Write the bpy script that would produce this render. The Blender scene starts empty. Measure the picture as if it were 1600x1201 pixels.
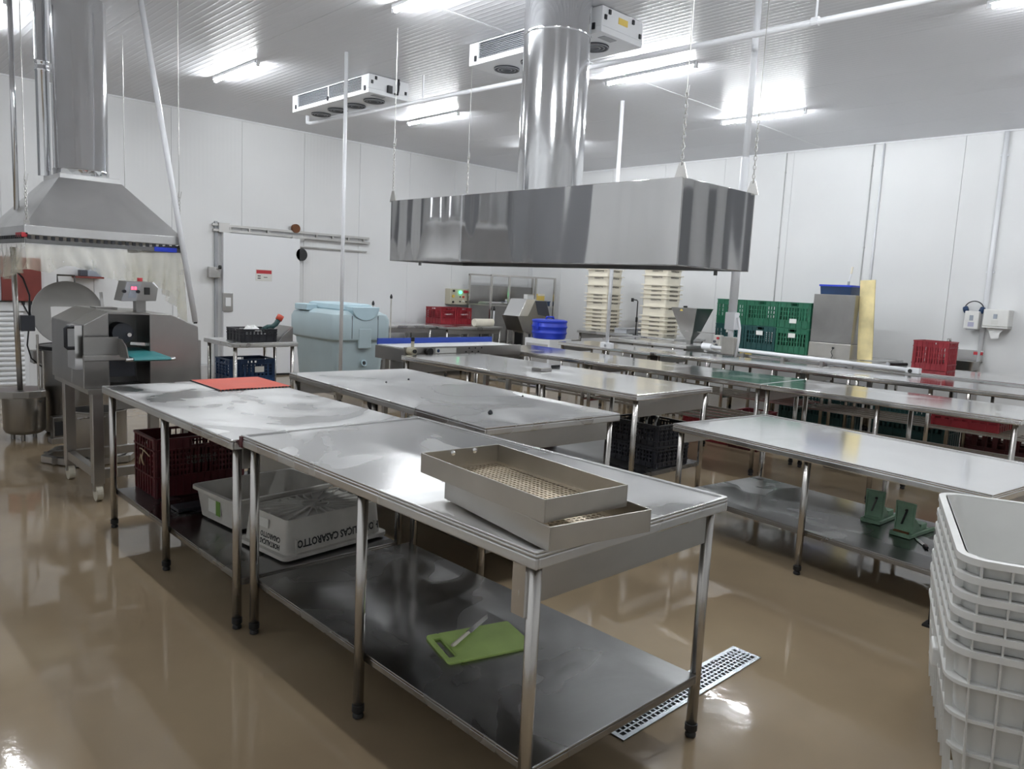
import bpy, bmesh, math, random
from mathutils import Vector, Matrix
random.seed(7)
C = bpy.context.scene.collection
SC = bpy.context.scene

# ---------------------------------------------------------------- camera
def rad(a): return math.radians(a)
def set_camera():
    yaw, pitch, roll = rad(46.1027), rad(7.3183), rad(2.7778)
    f = Vector((math.cos(pitch)*math.cos(yaw), math.cos(pitch)*math.sin(yaw), -math.sin(pitch)))
    r = Vector((math.sin(yaw), -math.cos(yaw), 0)); u = r.cross(f)
    c, s = math.cos(roll), math.sin(roll)
    r2 = r*c + u*s; u2 = u*c - r*s
    cam = bpy.data.cameras.new('camera'); ob = bpy.data.objects.new('camera', cam); C.objects.link(ob)
    m = Matrix((r2, u2, -f)).transposed().to_4x4(); m.translation = (0, 0, 1.6)
    ob.matrix_world = m
    cam.sensor_fit = 'HORIZONTAL'; cam.sensor_width = 36.0; cam.lens = 1187.16/1600*36
    cam.clip_start = 0.05; cam.clip_end = 100
    SC.camera = ob
set_camera()

# ---------------------------------------------------------------- world, exposure
TUBE_STRENGTH = 245.0
w = bpy.data.worlds.new('world'); SC.world = w; w.use_nodes = True
w.node_tree.nodes['Background'].inputs[0].default_value = (0.75, 0.82, 1.0, 1)
w.node_tree.nodes['Background'].inputs[1].default_value = 0.05
SC.view_settings.view_transform = 'Standard'; SC.view_settings.look = 'None'
SC.view_settings.gamma = 1.0; SC.view_settings.use_curve_mapping = False
SC.view_settings.exposure = 0.05

# ---------------------------------------------------------------- materials
MATS = {}
def new_mat(name):
    m = bpy.data.materials.new(name); m.use_nodes = True
    nt = m.node_tree; b = nt.nodes['Principled BSDF']
    return m, nt, b
def plain(name, col, rough=0.5, metal=0.0, spec=0.5, var=0.0, scale=6.0, bump=0.0, bscale=40.0, trans=0.0):
    m, nt, b = new_mat(name)
    b.inputs['Base Color'].default_value = (*col, 1); b.inputs['Roughness'].default_value = rough
    b.inputs['Metallic'].default_value = metal; b.inputs['Specular IOR Level'].default_value = spec
    tc = nt.nodes.new('ShaderNodeTexCoord')
    if var > 0:
        n = nt.nodes.new('ShaderNodeTexNoise'); n.inputs['Scale'].default_value = scale; n.inputs['Detail'].default_value = 5
        nt.links.new(tc.outputs['Object'], n.inputs['Vector'])
        r = nt.nodes.new('ShaderNodeValToRGB')
        r.color_ramp.elements[0].position = 0.3; r.color_ramp.elements[1].position = 0.7
        r.color_ramp.elements[0].color = (*[c*(1-var) for c in col], 1)
        r.color_ramp.elements[1].color = (*[min(1, c*(1+var)) for c in col], 1)
        nt.links.new(n.outputs['Fac'], r.inputs['Fac']); nt.links.new(r.outputs['Color'], b.inputs['Base Color'])
        mr = nt.nodes.new('ShaderNodeMapRange'); mr.inputs['To Min'].default_value = max(.02, rough*(1-var)); mr.inputs['To Max'].default_value = min(1, rough*(1+var))
        nt.links.new(n.outputs['Fac'], mr.inputs['Value']); nt.links.new(mr.outputs['Result'], b.inputs['Roughness'])
    if bump > 0:
        n2 = nt.nodes.new('ShaderNodeTexNoise'); n2.inputs['Scale'].default_value = bscale
        nt.links.new(tc.outputs['Object'], n2.inputs['Vector'])
        bp = nt.nodes.new('ShaderNodeBump'); bp.inputs['Strength'].default_value = bump; bp.inputs['Distance'].default_value = 0.01
        nt.links.new(n2.outputs['Fac'], bp.inputs['Height']); nt.links.new(bp.outputs['Normal'], b.inputs['Normal'])
    MATS[name] = m
    return m

def steel(name, base=0.55, rough=0.25, wet=0.0, brush=(1, 60, 1), stain=0.12, wave=0.0, wave_scale=(1, 1, .25), tint=(1, 1, 1)):
    """stainless sheet: fine brushing, smears, optional wet film and gentle buckling of the sheet"""
    m, nt, b = new_mat(name)
    L = nt.links.new
    b.inputs['Metallic'].default_value = 1.0
    tc = nt.nodes.new('ShaderNodeTexCoord')
    geo = nt.nodes.new('ShaderNodeNewGeometry')
    mp = nt.nodes.new('ShaderNodeMapping'); mp.inputs['Scale'].default_value = brush
    L(geo.outputs['Position'], mp.inputs['Vector'])
    n = nt.nodes.new('ShaderNodeTexNoise'); n.inputs['Scale'].default_value = 6; n.inputs['Detail'].default_value = 3
    L(mp.outputs['Vector'], n.inputs['Vector'])
    s = nt.nodes.new('ShaderNodeTexNoise'); s.inputs['Scale'].default_value = 2.2; s.inputs['Detail'].default_value = 6; s.inputs['Distortion'].default_value = .6
    L(geo.outputs['Position'], s.inputs['Vector'])
    cr = nt.nodes.new('ShaderNodeValToRGB')
    e = cr.color_ramp.elements; e[0].position = .35; e[1].position = .68
    lo, hi = base*(1-stain), base*(1+stain*.5)
    e[0].color = (lo*tint[0], lo*tint[1], lo*tint[2], 1); e[1].color = (hi*tint[0], hi*tint[1], hi*tint[2], 1)
    L(s.outputs['Fac'], cr.inputs['Fac']); L(cr.outputs['Color'], b.inputs['Base Color'])
    ad = nt.nodes.new('ShaderNodeMath'); ad.operation = 'ADD'
    m1 = nt.nodes.new('ShaderNodeMapRange'); m1.inputs['To Min'].default_value = rough*.75; m1.inputs['To Max'].default_value = rough*1.15
    L(s.outputs['Fac'], m1.inputs['Value'])
    m2 = nt.nodes.new('ShaderNodeMapRange'); m2.inputs['To Min'].default_value = -.015; m2.inputs['To Max'].default_value = .02
    L(n.outputs['Fac'], m2.inputs['Value'])
    L(m1.outputs['Result'], ad.inputs[0]); L(m2.outputs['Result'], ad.inputs[1])
    out = ad.outputs[0]
    if wet > 0:
        wn = nt.nodes.new('ShaderNodeTexNoise'); wn.inputs['Scale'].default_value = 1.3; wn.inputs['Detail'].default_value = 3; wn.inputs['Distortion'].default_value = 1.2
        L(geo.outputs['Position'], wn.inputs['Vector'])
        wr = nt.nodes.new('ShaderNodeMapRange'); wr.inputs['From Min'].default_value = .57-wet*.25; wr.inputs['From Max'].default_value = .70-wet*.25
        L(wn.outputs['Fac'], wr.inputs['Value'])
        mx = nt.nodes.new('ShaderNodeMix'); mx.inputs['B'].default_value = rough*.45
        L(wr.outputs['Result'], mx.inputs['Factor']); L(out, mx.inputs['A']); out = mx.outputs['Result']
    L(out, b.inputs['Roughness'])
    last = None
    if wave > 0:
        mp3 = nt.nodes.new('ShaderNodeMapping'); mp3.inputs['Scale'].default_value = wave_scale
        L(geo.outputs['Position'], mp3.inputs['Vector'])
        wn3 = nt.nodes.new('ShaderNodeTexNoise'); wn3.inputs['Scale'].default_value = 2.0; wn3.inputs['Detail'].default_value = 1
        L(mp3.outputs['Vector'], wn3.inputs['Vector'])
        b3 = nt.nodes.new('ShaderNodeBump'); b3.inputs['Strength'].default_value = 1.0; b3.inputs['Distance'].default_value = wave
        L(wn3.outputs['Fac'], b3.inputs['Height']); last = b3
    if last: L(last.outputs['Normal'], b.inputs['Normal'])
    MATS[name] = m
    return m

def panel_mat(name, col, rough, axis, pitch, strength, spec=.5, ridge=0):
    """painted insulated panel with fine rolled ribs"""
    m, nt, b = new_mat(name); L = nt.links.new
    geo = nt.nodes.new('ShaderNodeNewGeometry')
    sx = nt.nodes.new('ShaderNodeSeparateXYZ'); L(geo.outputs['Position'], sx.inputs[0])
    mu = nt.nodes.new('ShaderNodeMath'); mu.operation = 'MULTIPLY'; mu.inputs[1].default_value = 2*math.pi/pitch
    L(sx.outputs[axis], mu.inputs[0])
    si = nt.nodes.new('ShaderNodeMath'); si.operation = 'SINE'; L(mu.outputs[0], si.inputs[0])
    if ridge:
        ab = nt.nodes.new('ShaderNodeMath'); ab.operation = 'ABSOLUTE'; L(si.outputs[0], ab.inputs[0])
        si = nt.nodes.new('ShaderNodeMath'); si.operation = 'POWER'; si.inputs[1].default_value = ridge; L(ab.outputs[0], si.inputs[0])
    n = nt.nodes.new('ShaderNodeTexNoise'); n.inputs['Scale'].default_value = .9; n.inputs['Detail'].default_value = 4
    L(geo.outputs['Position'], n.inputs['Vector'])
    cr = nt.nodes.new('ShaderNodeValToRGB'); e = cr.color_ramp.elements; e[0].position = .3; e[1].position = .75
    e[0].color = (*[c*.94 for c in col], 1); e[1].color = (*col, 1)
    L(n.outputs['Fac'], cr.inputs['Fac']); L(cr.outputs['Color'], b.inputs['Base Color'])
    b.inputs['Roughness'].default_value = rough; b.inputs['Specular IOR Level'].default_value = spec
    bp = nt.nodes.new('ShaderNodeBump'); bp.inputs['Strength'].default_value = strength; bp.inputs['Distance'].default_value = .002
    L(si.outputs[0], bp.inputs['Height']); L(bp.outputs['Normal'], b.inputs['Normal'])
    MATS[name] = m

def floor_mat():
    m, nt, b = new_mat('floor_epoxy'); L = nt.links.new
    geo = nt.nodes.new('ShaderNodeNewGeometry')
    def noise(sc, det=4, dist=0):
        n = nt.nodes.new('ShaderNodeTexNoise'); n.inputs['Scale'].default_value = sc; n.inputs['Detail'].default_value = det; n.inputs['Distortion'].default_value = dist
        L(geo.outputs['Position'], n.inputs['Vector']); return n
    a = noise(.8, 6, .4)
    cr = nt.nodes.new('ShaderNodeValToRGB'); e = cr.color_ramp.elements
    e[0].position = .3; e[0].color = (.245, .185, .120, 1); e[1].position = .72; e[1].color = (.335, .262, .172, 1)
    L(a.outputs['Fac'], cr.inputs['Fac']); L(cr.outputs['Color'], b.inputs['Base Color'])
    p = noise(.55, 4, .8)
    mr = nt.nodes.new('ShaderNodeMapRange'); mr.inputs['From Min'].default_value = .40; mr.inputs['From Max'].default_value = .60
    mr.inputs['To Min'].default_value = .015; mr.inputs['To Max'].default_value = .13
    L(p.outputs['Fac'], mr.inputs['Value']); L(mr.outputs['Result'], b.inputs['Roughness'])
    b.inputs['Specular IOR Level'].default_value = .5
    r1 = noise(7, 3, .5); r2 = noise(60, 2)
    mask = noise(.5, 2)
    mk = nt.nodes.new('ShaderNodeMapRange'); mk.inputs['From Min'].default_value = .45; mk.inputs['From Max'].default_value = .65
    L(mask.outputs['Fac'], mk.inputs['Value'])
    mm = nt.nodes.new('ShaderNodeMath'); mm.operation = 'MULTIPLY'; L(r2.outputs['Fac'], mm.inputs[0]); L(mk.outputs['Result'], mm.inputs[1])
    b1 = nt.nodes.new('ShaderNodeBump'); b1.inputs['Strength'].default_value = .16; b1.inputs['Distance'].default_value = .004
    L(r1.outputs['Fac'], b1.inputs['Height'])
    b2 = nt.nodes.new('ShaderNodeBump'); b2.inputs['Strength'].default_value = .2; b2.inputs['Distance'].default_value = .001
    L(mm.outputs[0], b2.inputs['Height']); L(b1.outputs['Normal'], b2.inputs['Normal']); L(b2.outputs['Normal'], b.inputs['Normal'])
    MATS['floor_epoxy'] = m

def emit(name, col, strength):
    m, nt, b = new_mat(name)
    b.inputs['Base Color'].default_value = (*col, 1)
    b.inputs['Emission Color'].default_value = (*col, 1); b.inputs['Emission Strength'].default_value = strength
    MATS[name] = m

def film(name, col, alpha, rough=.15):
    m, nt, b = new_mat(name); L = nt.links.new
    b.inputs['Base Color'].default_value = (*col, 1); b.inputs['Roughness'].default_value = rough
    b.inputs['Alpha'].default_value = alpha
    tc = nt.nodes.new('ShaderNodeTexCoord'); n = nt.nodes.new('ShaderNodeTexNoise'); n.inputs['Scale'].default_value = 5; n.inputs['Detail'].default_value = 4
    L(tc.outputs['Object'], n.inputs['Vector'])
    mr = nt.nodes.new('ShaderNodeMapRange'); mr.inputs['To Min'].default_value = alpha*.8; mr.inputs['To Max'].default_value = min(1, alpha*1.2)
    L(n.outputs['Fac'], mr.inputs['Value']); L(mr.outputs['Result'], b.inputs['Alpha'])
    MATS[name] = m

panel_mat('wall_paint', (.745, .75, .755), .42, 'X', .06, .10)
panel_mat('wall_paint_side', (.745, .75, .755), .42, 'Y', .06, .10)
panel_mat('ceiling_paint', (.70, .705, .735), .36, 'X', .13, .6, spec=.38, ridge=12)
floor_mat()
steel('steel_top', .66, .48, wet=.45, brush=(80, 2, 2), stain=.07)
steel('steel_top_wet', .92, .26, wet=.9, brush=(80, 2, 2), stain=.06)
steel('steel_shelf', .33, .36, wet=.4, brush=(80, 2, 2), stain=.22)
steel('steel_leg', .58, .26, brush=(60, 60, 2), stain=.1, tint=(1, .97, .93))
steel('steel_frame', .50, .36, brush=(40, 40, 2), stain=.12, tint=(1, .98, .95))
steel('steel_hood', .62, .07, brush=(3, 3, 3), stain=.03, wave=.03, wave_scale=(1.2, 1.2, .22))
steel('steel_duct', .76, .12, brush=(3, 3, 3), stain=.03, tint=(.97, .98, 1.0))
steel('steel_canopy', .74, .33, brush=(3, 3, 3), stain=.10, wave=.006, wave_scale=(2, 2, 2))
steel('steel_machine', .38, .33, brush=(3, 60, 3), stain=.13, tint=(1, .98, .95))
steel('steel_dark', .22, .40, stain=.2)
steel('steel_tray', .54, .36, brush=(3, 3, 3), stain=.14, tint=(1, .965, .90))
steel('steel_mesh', .60, .40, stain=.40, tint=(1, .84, .62))
steel('steel_bright', .78, .22, stain=.05)
steel('steel_grate', .50, .30, stain=.2, tint=(.92, 1.0, 1.06))
plain('rubber_black', (.012, .012, .013), .5)
plain('black_plastic', (.014, .015, .020), .42)
plain('red_plastic', (.23, .012, .020), .42, var=.2, scale=4)
plain('dark_red_plastic', (.075, .006, .010), .45, var=.25, scale=5)
plain('green_plastic', (.010, .105, .055), .42, var=.2, scale=4)
plain('teal_green_plastic', (.008, .055, .055), .42, var=.2, scale=4)
plain('navy_plastic', (.010, .035, .095), .4, var=.15)
plain('blue_plastic', (.015, .045, .50), .38, var=.1)
plain('white_plastic', (.74, .74, .72), .36, var=.04)
plain('worn_white_plastic', (.50, .485, .45), .42, var=.1, scale=8)
plain('cream_plastic', (.80, .75, .63), .42, var=.06)
plain('pale_blue_plastic', (.42, .52, .555), .48, var=.06, scale=2)
plain('pale_blue_lid', (.47, .62, .69), .45, var=.04)
plain('white_paint', (.76, .77, .79), .35)
plain('white_pvc', (.80, .81, .84), .3)
plain('grey_grille', (.05, .055, .07), .5)
plain('void_shade', (.008, .008, .009), .7)  # near-black colour for painted shade inside hollows
plain('red_board', (.17, .030, .022), .5, var=.1)
plain('orange_mat', (.56, .080, .045), .55, var=.08, bump=.3, bscale=120)
plain('teal_belt', (.02, .16, .17), .45)
plain('conveyor_blue', (.02, .06, .38), .4)
plain('board_green', (.40, .56, .17), .45, var=.14, scale=5)
plain('press_green', (.25, .42, .29), .4, var=.25, scale=9)
plain('yellow_board', (.74, .63, .33), .5, var=.3, scale=3)
plain('yellow_sticker', (.75, .55, .12), .5)
plain('knife_handle', (.66, .62, .52), .45)
plain('beige_enamel', (.52, .49, .38), .4)
plain('sticker_white', (.66, .66, .63), .5)
plain('sticker_green', (.12, .25, .04), .5)
plain('sign_red', (.45, .03, .04), .5)
plain('ink', (.015, .015, .016), .5)
plain('faded_ink', (.10, .09, .08), .6)
plain('tan_rope', (.42, .33, .22), .8)
plain('lavender_tape', (.42, .42, .55), .5)
plain('grey_paint', (.35, .36, .38), .45)
plain('curb_grey', (.50, .50, .50), .6)
plain('slate_slab', (.24, .245, .26), .45)
plain('paper', (.82, .82, .81), .8)
plain('foam_cream', (.60, .54, .40), .7)
plain('rust', (.16, .06, .02), .8, var=.3)
plain('screen_grey', (.30, .33, .38), .3)
emit('lamp_tube', (.94, .975, 1.0), TUBE_STRENGTH)
emit('green_lamp', (.05, 1.0, .35), 6.0)
emit('red_digits', (1.0, .10, .18), 2.0)
film('clear_curtain', (.80, .77, .64), .34)
MT = MATS

# ---------------------------------------------------------------- mesh building
def rrect(wx, wy, r, n=4, cx=0, cy=0):
    pts = []
    r = min(r, wx/2-1e-4, wy/2-1e-4)
    for (sx, sy, a0) in ((1, 1, 0), (-1, 1, 90), (-1, -1, 180), (1, -1, 270)):
        for i in range(n+1):
            a = rad(a0+90*i/n)
            pts.append((cx+sx*(wx/2-r)+r*math.cos(a), cy+sy*(wy/2-r)+r*math.sin(a)))
    return pts

class MB:
    def __init__(self): self.v = []; self.f = []
    def add(self, vs, fs):
        o = len(self.v); self.v += [tuple(p) for p in vs]; self.f += [tuple(i+o for i in q) for q in fs]; return self
    def box(self, x0, x1, y0, y1, z0, z1, M=None):
        vs = [(x, y, z) for z in (z0, z1) for y in (y0, y1) for x in (x0, x1)]
        if M is not None: vs = [tuple(M @ Vector(p)) for p in vs]
        return self.add(vs, [(0, 2, 3, 1), (4, 5, 7, 6), (0, 1, 5, 4), (2, 6, 7, 3), (0, 4, 6, 2), (1, 3, 7, 5)])
    def bar(self, a, b, w, h=None, up=(0, 0, 1)):
        a, b = Vector(a), Vector(b); d = b-a; L = d.length; d.normalize()
        u = Vector(up)
        if abs(d.dot(u)) > .98: u = Vector((1, 0, 0))
        s = d.cross(u).normalized(); u = s.cross(d)
        h = w if h is None else h
        M = Matrix((d, s, u)).transposed().to_4x4(); M.translation = a
        return self.box(0, L, -w/2, w/2, -h/2, h/2, M)
    def cyl(self, a, b, r, n=14, r2=None, caps=True):
        a, b = Vector(a), Vector(b); d = (b-a).normalized(); r2 = r if r2 is None else r2
        u = Vector((0, 0, 1)) if abs(d.z) < .95 else Vector((1, 0, 0))
        s = d.cross(u).normalized(); t = d.cross(s)
        vs = []
        for p, q in ((a, r), (b, r2)):
            for i in range(n):
                an = 2*math.pi*i/n; vs.append(p+s*math.cos(an)*q+t*math.sin(an)*q)
        fs = [(i, (i+1) % n, n+(i+1) % n, n+i) for i in range(n)]
        if caps: fs += [tuple(range(n))[::-1], tuple(range(n, 2*n))]
        return self.add(vs, fs)
    def path(self, pts, r, n=8):
        pts = [Vector(p) for p in pts]; vs = []; fs = []
        prev = None
        for k, p in enumerate(pts):
            d = (pts[min(k+1, len(pts)-1)]-pts[max(k-1, 0)]).normalized()
            if prev is None:
                u = Vector((0, 0, 1)) if abs(d.z) < .9 else Vector((1, 0, 0)); s = d.cross(u).normalized()
            else:
                s = (prev-d*prev.dot(d)).normalized()
            prev = s; t = d.cross(s)
            for i in range(n):
                a = 2*math.pi*i/n; vs.append(p+s*math.cos(a)*r+t*math.sin(a)*r)
        for k in range(len(pts)-1):
            for i in range(n): fs.append((k*n+i, k*n+(i+1) % n, (k+1)*n+(i+1) % n, (k+1)*n+i))
        fs += [tuple(range(n))[::-1], tuple(range((len(pts)-1)*n, len(pts)*n))]
        return self.add(vs, fs)
    def lathe(self, prof, cx=0, cy=0, n=28, cap0=True, cap1=True):
        vs = []; fs = []
        for (r, z) in prof:
            for i in range(n):
                a = 2*math.pi*i/n; vs.append((cx+r*math.cos(a), cy+r*math.sin(a), z))
        for k in range(len(prof)-1):
            for i in range(n): fs.append((k*n+i, k*n+(i+1) % n, (k+1)*n+(i+1) % n, (k+1)*n+i))
        if cap0: fs.append(tuple(range(n))[::-1])
        if cap1: fs.append(tuple(range((len(prof)-1)*n, len(prof)*n)))
        return self.add(vs, fs)
    def loft(self, loops, cap0=True, cap1=True, closed=False):
        n = len(loops[0]); vs = [p for l in loops for p in l]; fs = []
        K = len(loops)
        for k in range(K if closed else K-1):
            k2 = (k+1) % K
            for i in range(n): fs.append((k*n+i, k*n+(i+1) % n, k2*n+(i+1) % n, k2*n+i))
        if not closed:
            if cap0: fs.append(tuple(range(n))[::-1])
            if cap1: fs.append(tuple(range((K-1)*n, K*n)))
        return self.add(vs, fs)
    def prism(self, poly, a, b, axis='y', M=None):
        n = len(poly)
        def P(p, t): return (p[0], t, p[1]) if axis == 'y' else ((t, p[0], p[1]) if axis == 'x' else (p[0], p[1], t))
        vs = [P(p, a) for p in poly]+[P(p, b) for p in poly]
        if M is not None: vs = [tuple(M @ Vector(p)) for p in vs]
        fs = [(i, (i+1) % n, n+(i+1) % n, n+i) for i in range(n)]+[tuple(range(n))[::-1], tuple(range(n, 2*n))]
        return self.add(vs, fs)
    def tub(self, w0, d0, w1, d1, z0, z1, t, r=.03, n=3):
        """hollow tapered box, open on top"""
        L = lambda w, d, z, rr: [(x, y, z) for x, y in rrect(w, d, rr, n)]
        return self.loft([L(w0, d0, z0, r), L(w1, d1, z1, r), L(w1-2*t, d1-2*t, z1, max(r-t, .004)), L(w0-2*t, d0-2*t, z0+t, max(r-t, .004))])
    def ring(self, wo, do, wi, di, z0, z1, r=.03, n=3):
        L = lambda w, d, z, rr: [(x, y, z) for x, y in rrect(w, d, rr, n)]
        ri = max(r-(wo-wi)/2, .004)
        return self.loft([L(wo, do, z0, r), L(wo, do, z1, r), L(wi, di, z1, ri), L(wi, di, z0, ri)], closed=True)
    def mesh(self, name, mat, smooth=False):
        me = bpy.data.meshes.new(name); me.from_pydata(self.v, [], self.f)
        bm = bmesh.new(); bm.from_mesh(me); bmesh.ops.recalc_face_normals(bm, faces=bm.faces); bm.to_mesh(me); bm.free()
        me.materials.append(mat)
        if smooth: me.shade_smooth()
        return me
    def build(self, name, mat, parent=None, smooth=False, bevel=0, auto=None, label=None, M=None):
        if isinstance(mat, str): mat = MT[mat]
        me = self.mesh(name, mat, smooth or auto is not None)
        if auto is not None:
            me.set_sharp_from_angle(angle=rad(auto))
        return link(name, me, parent, bevel, label, M)

def link(name, me, parent=None, bevel=0, label=None, M=None):
    ob = bpy.data.objects.new(name, me); C.objects.link(ob)
    if parent is not None: ob.parent = parent
    if M is not None: ob.matrix_local = M
    if bevel:
        md = ob.modifiers.new('bevel', 'BEVEL'); md.width = bevel; md.segments = 2; md.limit_method = 'ANGLE'; md.angle_limit = rad(50)
    if label: ob['label'] = label
    return ob

def thing(name, label, cat, loc=(0, 0, 0), rz=0, group=None):
    o = bpy.data.objects.new(name, None); C.objects.link(o); o.empty_display_size = .1
    o.location = loc; o.rotation_euler = (0, 0, rad(rz)); o['label'] = label; o['category'] = cat
    if group: o['group'] = group
    return o
def tag(o, label, cat, group=None):
    o['label'] = label; o['category'] = cat
    if group: o['group'] = group
    return o
def struct(o, label=None):
    o['kind'] = 'structure'
    if label: o['label'] = label
    return o
def copy_tree(o, parent=None):
    c = o.copy(); C.objects.link(c); c.parent = parent
    for ch in list(o.children): copy_tree(ch, c)
    return c
TEXTS = {}
def text_mesh(body, size, mat, spacing=1.0, align='CENTER', ext=.0004):
    key = (body, size, mat)
    if key in TEXTS: return TEXTS[key]
    cu = bpy.data.curves.new('lettering', 'FONT'); cu.body = body; cu.size = size; cu.align_x = align; cu.align_y = 'CENTER'
    cu.space_character = spacing; cu.extrude = ext; cu.resolution_u = 2; cu.offset = size*.03
    tmp = bpy.data.objects.new('lettering', cu); C.objects.link(tmp)
    bpy.context.view_layer.update()
    me = bpy.data.meshes.new_from_object(tmp.evaluated_get(bpy.context.evaluated_depsgraph_get()))
    bpy.data.objects.remove(tmp); bpy.data.curves.remove(cu)
    me.materials.clear(); me.materials.append(MT[mat]); TEXTS[key] = me
    return me
def face_M(loc, right, up):
    r = Vector(right).normalized(); u = Vector(up).normalized(); n = r.cross(u)
    M = Matrix((r, u, n)).transposed().to_4x4(); M.translation = loc
    return M

# ================================================================ the room
ZC = 3.9
X0, X1, Y0, Y1 = -.95, 11.5, -1.7, 11.5
def slab(name, b, mat): return struct(MB().box(*b).build(name, mat))
floor = slab('floor', (X0-.1, X1+.1, Y0-.1, Y1+.1, -.12, 0), 'floor_epoxy')
ceiling = slab('ceiling', (X0-.1, X1+.1, Y0-.1, Y1+.1, ZC+.016, ZC+.12), 'white_paint')
wall_left = slab('wall_left', (X0-.1, X1+.1, Y1+.016, Y1+.12, 0, ZC+.016), 'white_paint')
wall_right = slab('wall_right', (X1+.016, X1+.12, Y0-.1, Y1+.1, 0, ZC+.016), 'white_paint')
wall_back = slab('wall_back', (X0-.1, X1+.1, Y0-.12, Y0-.016, 0, ZC+.016), 'white_paint')
wall_near = slab('wall_near', (X0-.12, X0-.016, Y0-.1, Y1+.1, 0, ZC+.016), 'white_paint')
G = .0018
def seams(a, b, s0, step):
    k = math.floor((a-s0)/step)+1; out = [a]
    while s0+k*step < b-.05:
        if s0+k*step > a+.05: out.append(s0+k*step)
        k += 1
    return out+[b]
xs = seams(X0, X1, 9.31, 1.04)
for a, b in zip(xs, xs[1:]):
    MB().box(a+G, b-G, Y1, Y1+.016, 0, ZC).build('wall_panel', 'wall_paint', wall_left, bevel=.003)
    MB().box(a+G, b-G, Y0-.016, Y0, 0, ZC).build('wall_panel', 'wall_paint', wall_back, bevel=.003)
ys = seams(Y0, Y1, 4.67, 1.2)
for a, b in zip(ys, ys[1:]):
    MB().box(X1, X1+.016, a+G, b-G, 0, ZC).build('wall_panel', 'wall_paint_side', wall_right, bevel=.003)
    MB().box(X0-.016, X0, a+G, b-G, 0, ZC).build('wall_panel', 'wall_paint_side', wall_near, bevel=.003)
cs = seams(X0, X1, 5.9, 1.15)
for a, b in zip(cs, cs[1:]):
    for c, d in ((Y0, 5.4), (5.4, Y1)):
        MB().box(a+.0015, b-.0015, c+.003, d-.003, ZC, ZC+.016).build('ceiling_panel', 'ceiling_paint', ceiling)
for k, yy in enumerate((5.4,)):
    struct(MB().box(X0, X1, yy-.016, yy+.016, ZC-.004, ZC).build('trim_%d' % (k+1), 'white_paint'))
# cove at the wall tops
struct(MB().box(X0, X1, Y1-.02, Y1, ZC-.02, ZC).build('trim_3', 'white_paint'))
struct(MB().box(X1-.02, X1, Y0, Y1, ZC-.02, ZC).build('trim_4', 'white_paint'))

# ---- sliding cold-room door on the left wall
d = struct(MB().box(4.82, 6.08, 11.40, 11.48, .03, 2.2).build('door_1', 'white_paint', bevel=.008))
MB().box(4.82, 6.08, 11.395, 11.47, 0, .03).build('bottom_seal', 'rubber_black', d)
MB().box(4.80, 4.96, 11.375, 11.40, 1.02, 1.30).build('handle_plate', 'steel_frame', d, bevel=.004)
MB().box(4.84, 4.92, 11.360, 11.377, 1.10, 1.23).build('handle_recess', 'white_paint', d)
sg = MB().box(5.33, 5.60, 11.396, 11.40, 1.50, 1.68).build('sign', 'sticker_white', d, label='white warning sign with a red heading')
MB().box(5.34, 5.59, 11.394, 11.396, 1.615, 1.67).build('sign_heading', 'sign_red', sg)
for i in range(2):
    MB().box(5.36, 5.41, 11.394, 11.396, 1.57-.035*i, 1.585-.035*i).build('sign_line', 'ink', sg)
MB().box(5.46, 5.52, 11.394, 11.396, 1.555, 1.565).build('sign_line', 'ink', sg)
MB().cyl((6.11, 11.40, 1.95), (6.11, 11.47, 1.95), .10, 20).build('bumper', 'rubber_black', d)
rl = thing('door_rail', 'galvanised sliding door rail above the cold room door', 'rail', (0, 0, 0))
MB().box(4.68, 7.41, 11.44, 11.48, 2.29, 2.325).build('upper_bar', 'steel_frame', rl)
MB().box(4.68, 7.41, 11.42, 11.47, 2.21, 2.245).build('lower_bar', 'steel_frame', rl)
MB().box(6.10, 7.38, 11.46, 11.50, 2.07, 2.09).build('guide_bar', 'steel_frame', rl)
for x in (4.95, 5.25, 5.55, 6.4, 6.7, 7.0, 7.3):
    MB().box(x-.012, x+.012, 11.44, 11.48, 2.245, 2.29).build('bracket', 'steel_frame', rl)
MB().box(4.76, 4.92, 11.41, 11.47, 2.20, 2.34).build('trolley_plate', 'steel_frame', rl)
MB().box(5.95, 6.15, 11.41, 11.47, 2.17, 2.24).build('trolley_plate', 'steel_frame', rl)
MB().cyl((6.02, 11.42, 2.36), (6.02, 11.47, 2.36), .07, 18).build('roller', 'rust', rl)
cd = thing('door_conduit', 'grey conduit with a steel lock box beside the cold room door', 'conduit', (4.74, 11.47, 0))
MB().box(-.02, .02, -.01, .028, 0, 2.36).build('pipe', 'grey_paint', cd)
MB().box(-.14, .03, -.09, -.01, 1.52, 1.68).build('lock_box', 'steel_frame', cd, bevel=.005)
MB().cyl((0, -.1, 1.68), (.03, -.1, 1.68), .03, 10).build('latch', 'rubber_black', cd)
tag(MB().box(4.30, 4.62, 11.30, 11.50, 0, .22).build('curb_block', 'curb_grey', bevel=.01), 'low grey block at the foot of the white wall beside the door', 'block')

# ---- roller shutter at the left end of the wall
sh = struct(MB().box(.35, 2.27, 11.46, 11.5, 0, 1.04).build('door_2', 'white_paint'), 'white roller shutter')
for i in range(15):
    z = .02+i*.064
    MB().prism([(11.46, z), (11.435, z+.012), (11.43, z+.032), (11.44, z+.052), (11.46, z+.060)], .40, 2.22, 'x').build('slat', 'white_paint', sh)
MB().box(.35, 2.27, 11.42, 11.46, .985, 1.10).build('shutter_head', 'white_paint', sh, bevel=.004)
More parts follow.
